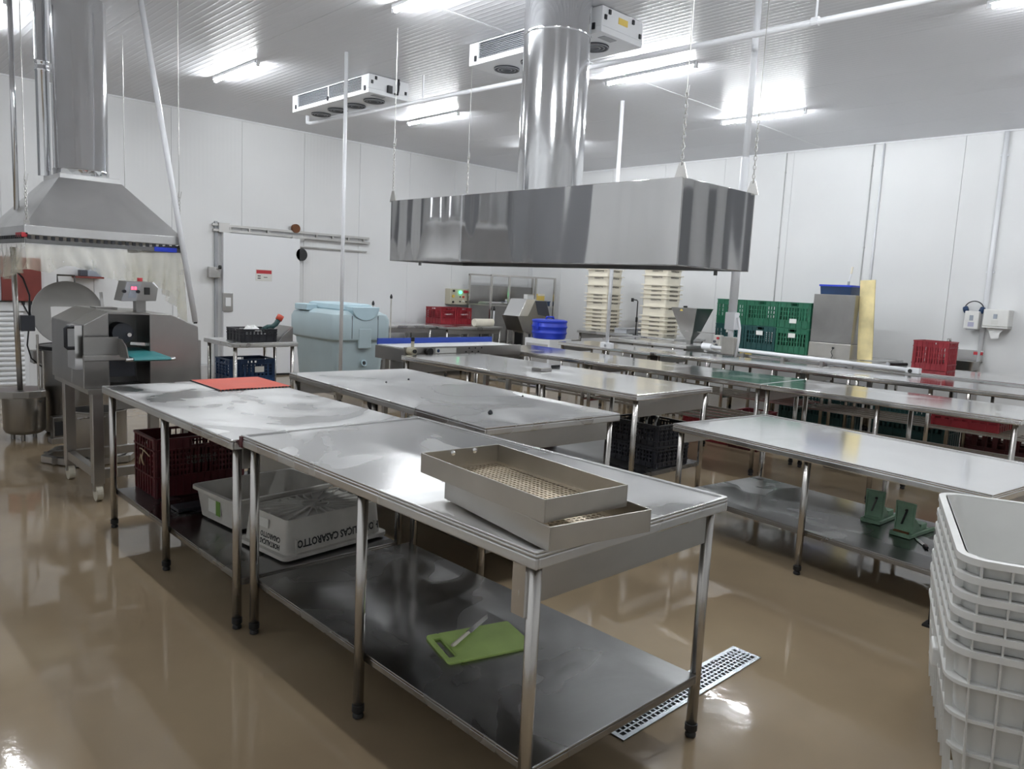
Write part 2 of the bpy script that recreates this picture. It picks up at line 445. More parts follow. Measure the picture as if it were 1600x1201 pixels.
# unseen dark slabs added past the frame, to darken what the polished hood mirrors
struct(MB().box(X0, X0+.06, 8.2, 11.4, 0, 3.5).build('unseen_slab_1', 'slate_slab', bevel=.01))
MB().box(X0+.06, X0+.08, 9.7, 9.74, 0, 3.5).build('slab_strip', 'steel_frame', bpy.data.objects['unseen_slab_1'])

struct(MB().box(-.12, .33, 11.42, 11.5, 0, 3.5).build('unseen_slab_2', 'slate_slab', bevel=.01))
struct(MB().box(11.44, 11.5, -1.6, -.5, 0, 3.4).build('unseen_slab_3', 'slate_slab', bevel=.01))
# ---- floor drain
dr = thing('floor_drain', 'long perforated steel drain grate set in the wet floor', 'drain', (2.10, 1.515, 0))
W, H = .99, .14
MB().box(.002, W-.002, .002, H-.002, .0005, .0015).build('shade_plate', 'void_shade', dr)  # flat near-black plate stands in for the shade below the grate
g = MB()
g.box(0, W, 0, .019, .0015, .006).box(0, W, H-.019, H, .0015, .006).box(0, .02, .019, H-.019, .0015, .006).box(W-.02, W, .019, H-.019, .0015, .006)
for i in range(1, 5): y = .019+i*(H-.038)/5; g.box(.02, W-.02, y-.003, y+.003, .0015, .006)
for i in range(1, 36): x = .02+i*(W-.04)/36; g.box(x-.0035, x+.0035, .019, H-.019, .0015, .0058)
g.build('grate', 'steel_grate', dr)

# ---- tube lights
def tube_light():
    t = thing('tube_light', 'slim white fluorescent tube light fixed to the ribbed ceiling', 'light', group='ceiling tube lights')
    MB().box(-.032, .032, -.56, .56, -.028, 0).build('base', 'white_paint', t)
    MB().cyl((0, -.55, -.043), (0, .55, -.043), .015, 12).build('tube', 'lamp_tube', t, smooth=True)
    for s in (-1, 1): MB().box(-.016, .016, s*.565-.018, s*.565+.018, -.06, 0).build('end_cap', 'white_paint', t)
    return t
LIGHT_LABELS = {
    (1.54, 8.8): 'tube light on the ceiling beyond the thin pipe of the pyramid hood',
    (3.86, 8.8): 'tube light between the leaning conduit pole and the air cooler with a hose',
    (6.68, 8.8): 'tube light beside the hose end of the air cooler',
    (9.05, 8.8): 'tube light mostly hidden behind the wide round duct',
    (3.86, 5.1): 'tube light on the ceiling above the bare table with black scraps',
    (6.68, 5.1): 'tube light beyond the air cooler with a yellow sticker',
    (9.05, 5.1): 'tube light in front of the green crates wall, behind the thick power pole',
    (6.68, 1.4): 'tube light on the ceiling above the free end of the long table row'}
proto = tube_light(); first = True
for y in (8.8, 5.1, 1.4):
    for x in (1.54, 3.86, 6.68, 9.05):
        o = proto if first else copy_tree(proto); first = False
        o.location = (x, y, ZC)
        o['label'] = LIGHT_LABELS.get((x, y), 'slim white fluorescent tube light fixed to the ribbed ceiling')

# ---- evaporators under the ceiling
def evaporator(loc, label, L, sticker=False):
    t = thing('evaporator', label, 'air cooler', loc, group='ceiling air coolers')
    Wd, Hh = .54, .21
    c = MB()
    c.box(0, Wd, 0, L, -Hh, -Hh+.05).box(.03, Wd-.03, .03, L-.03, -Hh+.05, -.01)
    c.box(0, Wd, 0, .16, -Hh+.05, -.005).box(0, Wd, L-.13, L, -Hh+.05, -.005).box(0, Wd, .16, L-.13, -.018, -.005)
    c.box(0, .02, L/2-.012, L/2+.012, -Hh+.05, -.018)
    c.build('casing', 'white_paint', t, bevel=.004)
    gr = MB().box(.022, .028, .16, L-.13, -Hh+.05, -.018).build('coil', 'grey_grille', t)
    for i in range(8):
        z = -Hh+.06+i*.016
        MB().box(.008, .022, .162, L/2-.014, z, z+.004).box(.008, .022, L/2+.014, L-.132, z, z+.004).build('fin', 'grey_paint', gr)
    n = 4
    for i in range(n):
        y = .30+i*(L-.55)/(n-1)
        f = MB().cyl((Wd/2, y, -Hh-.012), (Wd/2, y, -Hh), .125, 24).build('fan', 'grey_grille', t)
        m = MB()
        for rr in (.05, .085, .12): m.lathe([(rr-.004, -Hh-.016), (rr+.004, -Hh-.016), (rr+.004, -Hh-.012), (rr-.004, -Hh-.012)], Wd/2, y, 20, False, False)
        m.build('fan_guard', 'grey_paint', f)
    MB().box(.10, .26, .05, .12, -Hh-.004, -Hh).build('name_plate', 'grey_paint', t)
    for (x, z) in ((.09, -.04), (.40, -.04), (.04, -.09), (.5, -.13)):
        MB().box(x-.012, x+.012, -.012, 0, z-.018, z+.018).build('clip', 'black_plastic', t)
    for (y, z) in ((.08, -.16), (L/2, -.165), (L-.1, -.16)):
        MB().box(-.012, 0, y-.012, y+.012, z-.02, z+.03).build('clip', 'black_plastic', t)
    if sticker:
        MB().box(.21, .33, -.004, 0, -.10, -.05).build('sticker', 'yellow_sticker', t)
    else:
        MB().box(.24, .30, -.03, 0, -.17, -.09).build('valve', 'black_plastic', t)
        MB().path([(.33, -.03, -.17), (.37, -.03, -.17), (.38, -.03, -.12), (.38, -.03, 0)], .012).build('hose', 'black_plastic', t)
    return t
evaporator((4.88, 7.62, ZC), 'white ceiling air cooler with four fans, black hose on its end', 1.78)
evaporator((4.92, 4.27, ZC), 'white ceiling air cooler with a yellow sticker, behind the tall round duct', 1.66, True)
pp = thing('drain_pipe', 'white sloping drain pipe hung under the ceiling air coolers', 'pipe')
MB().path([(5.30, 9.78, 3.80), (5.30, 9.78, 3.68), (5.30, 9.70, 3.665), (5.31, 5, 3.575), (5.32, 1.0, 3.50)], .024, 10).build('pipe', 'white_pvc', pp, smooth=True)
for y, z in ((2.65, 3.535), (7.2, 3.62)):
    MB().cyl((5.32, y, z), (5.32, y, ZC), .008, 8).build('hanger', 'white_pvc', pp)
    MB().cyl((5.315, y-.025, z), (5.315, y+.025, z), .031, 12).build('clamp', 'white_pvc', pp)

# ---- wall pipes on the right wall
def wall_pipe(y, r, z0, z1, label, mat='white_pvc'):
    t = thing('wall_conduit', label, 'conduit', (X1-r, y, 0))
    MB().cyl((0, 0, z0), (0, 0, z1), r, 12).build('pipe', mat, t, smooth=True)
    for z in (z0+.4, (z0+z1)/2, z1-.3): MB().box(-.004, r, -r*1.5, r*1.5, z-.012, z+.012).build('clip', mat, t)
wall_pipe(2.995, .030, .30, 3.88, 'thick white conduit on the wall behind the soap dispenser')
wall_pipe(4.52, .014, .95, 3.88, 'thin white conduit on the wall behind the yellow board')
wall_pipe(4.66, .009, .95, 3.88, 'hair-thin grey conduit on the wall above the steel cabinet', 'curb_grey')
wall_pipe(5.99, .008, .95, 3.88, 'slim grey conduit on the wall above the green crates', 'curb_grey')

# ---- hanging power poles
def outlet(mb_parent, x, y, z, w=.07, h=.11, d=.05, tint='white_pvc'):
    b = MB().box(x-d/2, x+d/2, y-w/2, y+w/2, z, z+h).build('outlet_box', tint, mb_parent, bevel=.006)
    MB().cyl((x-d/2-.004, y, z+h*.5), (x-d/2, y, z+h*.5), .018, 12).build('socket', 'grey_paint', b)
    return b
t = thing('power_pole', 'thin white power pole dropping in front of the pale blue tub', 'pole', (4.31, 7.16, 0))
MB().cyl((0, 0, .5), (0, 0, ZC), .019, 12).build('pipe', 'white_pvc', t, smooth=True)
b = outlet(t, 0, 0, .40, .10, .11)
MB().box(-.032, -.025, -.02, .02, .44, .47).build('socket_face', 'sign_red', b)
t = thing('power_pole', 'thick white power pole with two boxes hanging over the steel table', 'pole', (5.57, 3.25, 0))
MB().cyl((0, 0, 1.42), (0, 0, 2.70), .034, 14).build('lower_pipe', 'white_pvc', t, smooth=True)
MB().cyl((0, 0, 2.66), (0, 0, ZC), .026, 14).build('upper_pipe', 'white_pvc', t, smooth=True)
MB().cyl((0, 0, 1.27), (0, 0, 1.36), .022, 12).build('neck', 'white_pvc', t, smooth=True)
MB().box(-.035, .035, -.045, .045, 1.34, 1.48).build('junction_box', 'white_pvc', t, bevel=.006)
MB().box(-.04, .04, -.055, .055, 1.14, 1.28).build('outlet_box', 'worn_white_plastic', t, bevel=.006)
MB().path([(.0, -.055, 1.44), (0, -.075, 1.36), (0, -.075, 1.25), (0, -.06, 1.12)], .012).build('cable', 'white_pvc', t, smooth=True)
t = thing('power_pole', 'white power pole hanging before the cream crate stack nearer the blue barrel', 'pole', (7.5, 6.10, 0))
MB().cyl((0, 0, .95), (0, 0, ZC), .024, 12).build('pipe', 'white_pvc', t, smooth=True)
outlet(t, 0, 0, .885, .17, .075, .07)
t = thing('conduit_pole', 'white conduit pole leaning down past the corner of the pyramid hood', 'pole', (2.655, 6.88, 1.15))
MB().cyl((0, 0, 0), (2.37-2.655, 7.32-6.88, ZC-1.15), .024, 12).build('pipe', 'white_pvc', t, smooth=True)
MB().cyl((0, 0, -.012), (0, 0, .005), .016, 10).build('end_plug', 'rubber_black', t)

# ---- chains
def link_mesh():
    m = MB(); R1, r, n, k = .016, .0035, 10, 5
    vs = []; fs = []
    for i in range(n):
        a = 2*math.pi*i/n; cx, cz = R1*.62*math.cos(a), R1*1.15*math.sin(a)
        for j in range(k):
            b = 2*math.pi*j/k; vs.append((cx+r*math.cos(b)*math.cos(a), r*math.sin(b), cz+r*math.cos(b)*math.sin(a)))
    for i in range(n):
        for j in range(k): fs.append((i*k+j, i*k+(j+1) % k, ((i+1) % n)*k+(j+1) % k, ((i+1) % n)*k+j))
    m.add(vs, fs); return m
LK = link_mesh()
def chain(parent, x, y, z0, z1, ztop, x1=None, y1=None):
    x1 = x if x1 is None else x1; y1 = y if y1 is None else y1
    m = MB(); z = z0; i = 0; n = max(1, int((z1-z0)/.030))
    for i in range(n):
        f = i/n; px, py, pz = x+(x1-x)*f, y+(y1-y)*f, z0+(z1-z0)*f+.016
        M = Matrix.Translation((px, py, pz)) @ Matrix.Rotation(rad(90*(i % 2)+20), 4, 'Z')
        m.add([M @ Vector(v) for v in LK.v], LK.f)
    m.build('chain', 'steel_frame', parent, smooth=True)
    MB().cyl((x1, y1, z1), (x1, y1, ztop), .0035, 6).build('wire', 'steel_frame', parent)
    MB().path([(x1+.02, y1, z1+.05), (x1+.01, y1, z1-.01), (x1-.01, y1, z1), (x1, y1, z1+.06)], .003, 6).build('hook', 'steel_frame', parent)

def dented_pipe(R, prof, n=180, seed=1, amp=.006):
    rnd = random.Random(seed); hs = [(k, rnd.uniform(0, 6.28), rnd.uniform(.3, 1)*amp/k**.5) for k in (3, 5, 7, 9, 13, 17, 23)]
    m = MB(); loops = []
    for (dr, z) in prof:
        l = []
        for i in range(n):
            a = 2*math.pi*i/n; r = R+dr+sum(h*math.cos(k*a+p) for k, p, h in hs)*R
            l.append((r*math.cos(a), r*math.sin(a), z))
        loops.append(l)
    return m.loft(loops)
# ---- big box hood with its round duct
def big_hood():
    x0, x1, y0, y1, z0, z1 = 4.20, 5.12, 2.885, 6.13, 1.79, 2.35
    t = thing('exhaust_hood', 'long polished steel box hood hanging on chains over the tables', 'hood', ((x0+x1)/2, (y0+y1)/2, z0))
    a, b, h = (x1-x0)/2, (y1-y0)/2, z1-z0
    th = .012
    MB().box(-a, -a+th, -b, b, 0, h).build('front_panel', 'steel_hood', t, bevel=.004)
    MB().box(a-th, a, -b, b, 0, h).build('rear_panel', 'steel_hood', t, bevel=.004)
    MB().box(-a+th, a-th, -b, -b+th, 0, h).build('end_panel', 'steel_hood', t, bevel=.004)
    MB().box(-a+th, a-th, b-th, b, 0, h).build('end_panel', 'steel_hood', t, bevel=.004)
    MB().box(-a+th, a-th, -b+th, b-th, h-.015, h-.003).build('roof_panel', 'steel_canopy', t)
    MB().ring(2*a-.03, 2*b-.03, 2*a-.16, 2*b-.16, .0, .03, .01, 1).build('inner_gutter', 'steel_dark', t)
    for k in range(8):
        y = -b+.12+k*(2*b-.24)/8
        MB().box(-a+.08, a-.08, y+.01, y+(2*b-.24)/8-.01, .05, .10).build('grease_filter', 'steel_dark', t)
    for (x, y) in ((-a+.1, b-.35), (a-.12, -b+.2)):
        MB().cyl((x, y, -.035), (x, y, .0), .014, 10).build('drain_plug', 'steel_dark', t)
    for sx in (-1, 1):
        for sy in (-1, 1):
            x, y = sx*(a-.004), sy*(b-.02)
            MB().prism([(y-.05, h-.01), (y+.05, h-.01), (y+.018, h+.09), (y-.018, h+.09)], x-.004*sx-.004, x+.004-.004*sx, 'x').build('lug', 'steel_frame', t)
            chain(t, x-.004*sx, y, h+.075, h+.52, ZC-z0)
    d = thing('exhaust_duct', 'wide polished round steel duct rising from the box hood', 'duct', (4.64, 4.49, z1))
    dented_pipe(.270, [(0, 0), (0, 1.27)], seed=4).build('lower_section', 'steel_duct', d, auto=40)
    dented_pipe(.272, [(.001, 1.25), (.004, 1.26), (.004, 1.275), (0, 1.285), (0, ZC-z1)], seed=4).build('upper_section', 'steel_duct', d, auto=60)
    MB().lathe([(.30, 0), (.30, .006), (.276, .006), (.276, .03)], n=48).build('flange', 'steel_frame', d)
big_hood()

# ---- pyramid hood on the left with duct, side pipes and clear curtain
def pyramid_hood():
    x0, x1, y0, y1 = 1.394, 2.607, 7.04, 8.56
    cx, cy = (x0+x1)/2, (y0+y1)/2; a, b = (x1-x0)/2, (y1-y0)/2
    t = thing('exhaust_hood', 'pyramid-shaped brushed steel hood above the slicing machine', 'hood', (cx, cy, 1.825))
    MB().ring(2*a, 2*b, 2*a-.02, 2*b-.02, 0, .072, .006, 1).build('rim', 'steel_canopy', t, bevel=.002)
    ca, cb = .24, .28
    L = lambda w, d, z: [(-w, -d, z), (w, -d, z), (w, d, z), (-w, d, z)]
    lo, hi = L(a-.004, b-.004, .072), L(ca+.01, cb+.01, .515)
    for i in range(4):
        j = (i+1) % 4
        MB().add([lo[i], lo[j], hi[j], hi[i]]+[(p[0]*.985, p[1]*.985, p[2]-.004) for p in (lo[i], lo[j], hi[j], hi[i])],
                 [(0, 1, 2, 3), (7, 6, 5, 4), (0, 4, 5, 1), (1, 5, 6, 2), (2, 6, 7, 3), (3, 7, 4, 0)]).build('sloping_panel', 'steel_canopy', t)
    MB().box(-ca, ca, -cb, cb, .512, .558).build('collar', 'steel_canopy', t, bevel=.004)
    for (x, y) in ((-a+.02, -b+.02), (a-.02, -b+.02), (-a+.02, b-.02), (a-.02, b-.02)):
        MB().box(x-.02, x+.02, y-.003, y+.003, .03, .11).build('lug', 'steel_frame', t)
        chain(t, x, y, .095, .42, ZC-1.825)
    dk = thing('exhaust_duct', 'round steel duct rising from the pyramid hood', 'duct', (cx, cy, 2.383))
    dented_pipe(.218, [(.004, 0), (.004, .05), (.008, .055), (.004, .06), (0, .065), (0, ZC-2.383)], seed=9).build('pipe', 'steel_duct', dk, auto=60)
    d2 = thing('side_duct', 'slender steel pipe running up beside the round duct', 'duct', (1.76, 8.02, 2.383))
    MB().lathe([(.055, 0), (.055, .9), (.060, .905), (.060, .93), (.055, .935), (.055, .97), (.060, .975), (.060, 1.0), (.055, 1.005), (.055, ZC-2.383)], n=24).build('pipe', 'steel_duct', d2, auto=60)
    d3 = thing('drop_pipe', 'thin steel pipe coming down from the ceiling onto the pyramid hood', 'pipe', (1.53, 8.0, 2.06))
    MB().lathe([(.022, 0), (.022, ZC-2.06)], n=14).build('pipe', 'steel_duct', d3, smooth=True)
    # toothed rail and clear curtain below the rim
    r = thing('curtain_rail', 'dark toothed rail under the pyramid hood rim', 'rail', (cx, cy, 1.755))
    for (ax, ay, bx, by) in ((-a, -b-.012, a, -b-.012), (-a-.012, -b, -a-.012, b), (a+.012, -b, a+.012, b)):
        MB().bar((ax, ay, .02), (bx, by, .02), .02, .035).build('track', 'steel_dark', r)
        m = MB(); n = 22
        for i in range(n):
            f = (i+.5)/n; px, py = ax+(bx-ax)*f, ay+(by-ay)*f
            m.box(px-.012, px+.012, py-.012, py+.012, .035, .066)
        m.build('teeth', 'black_plastic', r)
    MB().box(a-.25, a-.06, -b-.026, -b-.012, .002, .04).build('blue_clip', 'blue_plastic', r)
    MB().box(-a-.02, -a+.02, -b+.0, -b+.22, .05, .085).build('red_tape', 'sign_red', r)
    cu = thing('plastic_curtain', 'clear yellowed plastic curtain bunched under the pyramid hood', 'curtain', (cx, cy, 1.755))
    def sheet(p0, p1, drops, nx=48, nz=8, amp=.03, fr=9):
        vs = []; fs = []
        p0 = Vector(p0); p1 = Vector(p1); d = (p1-p0); nrm = Vector((d.y, -d.x, 0)).normalized()
        for i in range(nx+1):
            f = i/nx; q = f*(len(drops)-1); k = min(int(q), len(drops)-2); u = q-k; u = u*u*(3-2*u)
            h = drops[k]*(1-u)+drops[k+1]*u
            for j in range(nz+1):
                g = j/nz; o = amp*(.3+g)*math.sin(fr*6.28*f+1.7*math.sin(5*f+2*g))+.02*g*math.sin(23*f)
                p = p0+d*f+nrm*o; vs.append((p.x, p.y, -h*g))
        for i in range(nx):
            for j in range(nz): a_ = i*(nz+1)+j; fs.append((a_, a_+1, a_+nz+2, a_+nz+1))
        MB().add(vs, fs).build('sheet', 'clear_curtain', cu, smooth=True)
    sheet((-a, -b, 0), (a+.02, -b, 0), [.20, .22, .16, .19, .25, .30, .29, .33, .60])
    sheet((-a, b, 0), (-a, -b, 0), [.28, .25, .30, .24, .20])
    sheet((a, -b, 0), (a, b, 0), [.62, .40, .30, .28, .3])
pyramid_hood()

# ================================================================ steel tables
def table(label, x0, x1, y0, y1, z, rz=0, legs=3, shelf=None, rim=False, apron=.10, top='steel_top', shelf_mat='steel_shelf', lip=.045, group='steel work tables', bars=False, foot=True, leg_r=.020, side_apron=False):
    w, L = (x1-x0)/2, (y1-y0)/2
    t = thing('steel_table', label, 'table', ((x0+x1)/2, (y0+y1)/2, 0), rz, group)
    m = MB().box(-w, w, -L, L, z-.012, z)
    m.box(-w, -w+.012, -L, L, z-lip, z-.012).box(w-.012, w, -L, L, z-lip, z-.012).box(-w+.012, w-.012, -L, -L+.012, z-lip, z-.012).box(-w+.012, w-.012, L-.012, L, z-lip, z-.012)
    m.build('tabletop', top, t, bevel=.005)
    if rim:
        MB().ring(2*w, 2*L, 2*w-.03, 2*L-.03, z, z+.007, .006, 1).build('raised_edge', top, t, bevel=.002)
    MB().box(-w+.06, w-.06, -L+.10, L-.10, z-lip-.012, z-.0125).build('underframe', 'steel_dark', t)
    ly = [-L+.045+i*(2*L-.09)/(legs-1) for i in range(legs)]
    for sx in (-1, 1):
        for y in ly:
            g = MB().cyl((sx*(w-.045), y, .045 if foot else 0), (sx*(w-.045), y, z-.013), leg_r, 16).build('leg', 'steel_leg', t, smooth=True)
            if foot:
                MB().lathe([(.014, 0), (.020, .004), (.020, .014), (.015, .020), (.023, .028), (.023, .052), (leg_r, .054)], sx*(w-.045), y, 14).build('foot', 'rubber_black', g, auto=40)
    if apron:
        for sy in (-1, 1):
            y = sy*(L-.045)
            MB().box(-w+.066, w-.066, y-.006, y+.006, z-lip-apron, z-lip+.004).build('apron', 'steel_frame', t, bevel=.002)
    if side_apron:
        for sx in (-1, 1):
            MB().box(sx*(w-.045)-.006, sx*(w-.045)+.006, -L+.07, L-.07, z-lip-.05, z-lip+.004).build('side_apron', 'steel_frame', t)
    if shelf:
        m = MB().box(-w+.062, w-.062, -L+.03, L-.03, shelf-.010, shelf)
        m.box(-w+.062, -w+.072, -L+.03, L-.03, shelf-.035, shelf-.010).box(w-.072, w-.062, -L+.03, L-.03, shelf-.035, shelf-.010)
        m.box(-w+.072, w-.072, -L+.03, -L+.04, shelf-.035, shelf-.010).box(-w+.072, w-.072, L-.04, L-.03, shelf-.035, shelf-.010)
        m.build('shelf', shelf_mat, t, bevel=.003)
    if bars:
        for y in ly: MB().bar((-w+.05, y, bars), (w-.05, y, bars), .025).build('stretcher', 'steel_leg', t)
        for k in range(5):
            x = -w+.08+k*(2*w-.16)/4
            MB().bar((x, -L+.05, bars+.025), (x, L-.05, bars+.025), .022).build('shelf_bar', 'steel_leg', t)
    return t
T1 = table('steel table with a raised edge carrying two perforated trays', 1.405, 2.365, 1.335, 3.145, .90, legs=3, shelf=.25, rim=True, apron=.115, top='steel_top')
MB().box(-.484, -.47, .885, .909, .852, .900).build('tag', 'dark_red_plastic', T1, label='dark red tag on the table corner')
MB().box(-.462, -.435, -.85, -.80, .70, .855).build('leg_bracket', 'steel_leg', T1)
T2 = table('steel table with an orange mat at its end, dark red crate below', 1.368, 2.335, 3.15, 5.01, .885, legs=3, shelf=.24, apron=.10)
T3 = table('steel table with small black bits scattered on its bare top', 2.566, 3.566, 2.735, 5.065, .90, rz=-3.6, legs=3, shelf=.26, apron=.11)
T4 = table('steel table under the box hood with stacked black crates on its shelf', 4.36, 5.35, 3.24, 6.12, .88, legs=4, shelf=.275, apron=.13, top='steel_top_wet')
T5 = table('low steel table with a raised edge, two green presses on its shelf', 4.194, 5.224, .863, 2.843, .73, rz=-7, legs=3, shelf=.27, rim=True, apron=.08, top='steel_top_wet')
table('steel table joined to the end of the blue belt conveyor', 6.26, 7.12, 5.385, 7.08, .85, legs=2, bars=.42, top='steel_top_wet')
table('middle steel table of the three set end to end past the thick power pole', 6.25, 7.11, 3.31, 5.375, .85, legs=3, bars=.42, top='steel_top_wet')
table('steel table beyond the green presses, at the free end of the long row', 6.24, 7.10, 1.315, 3.30, .85, legs=3, bars=.42, top='steel_top_wet')
table('steel table below the hanging pole before the cream crates', 8.05, 8.80, 5.83, 7.45, .85, legs=3, top='steel_top_wet')
table('steel table between the thick power pole and the white pipe', 8.12, 8.86, 3.83, 5.82, .85, legs=3, bars=.40, top='steel_top_wet')
table('steel table with a red crate lying on its lower bars', 8.10, 8.84, 1.2, 3.815, .85, legs=3, bars=.40, top='steel_top_wet')
table('narrow steel table below the steel funnel', 9.05, 9.78, 5.95, 7.45, .90, legs=2, shelf=.3)
table('steel table running along the white pipe in front of the green crates', 9.06, 9.84, 3.66, 5.68, .875, legs=3, top='steel_top_wet')
table('steel table carrying the single red crate near the sink', 9.03, 10.05, 1.2, 3.64, .875, legs=3, top='steel_top_wet')
table('steel wall table carrying the green crates and the steel cabinet', 9.90, 10.95, 3.75, 6.35, .87, legs=3)
table('grey-edged steel table carrying the cream crate stacks', 10.14, 11.05, 6.90, 8.95, .90, legs=3)
TL = table('small steel table with a low black crate on top', 3.25, 3.97, 7.46, 8.20, .90, legs=2, apron=0, foot=False)
MB().cyl((.315, .08, 0), (.315, .08, .888), .018, 12).build('leg', 'steel_leg', TL, smooth=True)
MB().bar((.315, -.325, .10), (.315, .08, .10), .02).build('stretcher', 'steel_leg', TL)
MB().bar((-.315, -.325, .22), (-.315, .325, .22), .02).build('stretcher', 'steel_leg', TL)
table('steel table against the wall behind the pale blue tub', 6.75, 8.15, 10.5, 11.3, .87, legs=2, shelf=.3, apron=.08)
table('steel table below the control panel with two red crates', 8.2, 9.52, 10.2, 11.35, .86, legs=3, shelf=.25, apron=.08)

# ================================================================ things on and under the tables
# ---- two perforated trays on the near table
def tray(label, loc, rz, w, L, h, pins=False, tilt=0):
    t = thing('perforated_tray', label, 'tray', loc, rz, 'perforated steel trays')
    th = .004
    for nm, b in (('side_wall', (0, th, 0, L)), ('side_wall', (w-th, w, 0, L)), ('end_wall', (th, w-th, 0, th)), ('end_wall', (th, w-th, L-th, L))):
        MB().box(*b, 0, h).build(nm, 'steel_tray', t, bevel=.0015)
    m = MB(); m.box(th, w-th, th, .028, .002, .005).box(th, w-th, L-.028, L-th, .002, .005).box(th, .028, .028, L-.028, .002, .005).box(w-.028, w-th, .028, L-.028, .002, .005)
    nx, ny = 16, 30
    for i in range(1, nx): x = .028+i*(w-.056)/nx; m.box(x-.0042, x+.0042, .028, L-.028, .002, .005)
    for j in range(1, ny): y = .028+j*(L-.056)/ny; m.box(.028, w-.028, y-.0042, y+.0042, .002, .0048)
    m.build('perforated_bottom', 'steel_mesh', t)
    if pins:
        for x in (.12, .21): MB().lathe([(.004, 0), (.009, .004), (.010, .008), (.007, .012), (0.001, .013)], n=12).build('rivet', 'steel_bright', t, smooth=True, M=face_M((x, L-th, .055), (1, 0, 0), (0, 0, 1)) @ Matrix.Translation((0, 0, .0)))
    return t
tray('lower perforated steel tray, its corner jutting past the table edge', (1.432, 1.318, .908), -9, .375, .56, .068)
tray('upper perforated steel tray with brown-stained mesh, set askew on another', (1.436, 1.345, .978), -5.2, .322, .625, .066, True)

# ---- cutting board and knife on the shelf
cb = thing('cutting_board', 'lime green plastic cutting board on the lower shelf', 'cutting board', (1.85, 2.03, .2505), -16)
o = [(x, y) for x, y in rrect(.355, .235, .022, 4)]
def board_mesh():
    m = MB(); W_, D_ = .355, .235
    out = rrect(W_, D_, .022, 4); hole = rrect(.022, .155, .010, 4, -.148, 0)
    # split the plate around the grip slot
    m.prism([(p[0], p[1]) for p in rrect(.307, D_, .012, 4, .024, 0)], 0, .009, 'z')
    m.box(-.131, -.125, -D_/2+.01, D_/2-.01, 0, .009)
    m.prism([p for p in rrect(.040, D_, .018, 4, -.1575, 0) if p[0] <= -.1575]+[(-.159, D_/2), (-.159, -D_/2)][:0], 0, .009, 'z')
    m.box(-.160, -.128, .0775, D_/2, 0, .009).box(-.160, -.128, -D_/2, -.0775, 0, .009)
    return m
board_mesh().build('plate', 'board_green', cb, bevel=.0015)
MB().box(-.158, -.132, -.0765, .0765, .0, .001).build('grip_shadow_gap', 'rubber_black', cb) if False else None
kn = thing('knife', 'kitchen knife with an off-white handle lying on the green board', 'knife', (1.725, 2.045, .2600), 22)
MB().loft([[(x, y*s, .010+z*s*.8) for y, z in ((-.011, 0), (0, -.008), (.011, 0), (0, .009))] for x, s in ((0, .75), (.012, 1.05), (.05, .95), (.09, 1.0), (.125, .85), (.135, .6))]).build('handle', 'knife_handle', kn, bevel=.002)
MB().prism([(.13, -.012), (.28, -.010), (.315, .011), (.13, .011)], .0085, .0105, 'z').build('blade', 'steel_bright', kn)

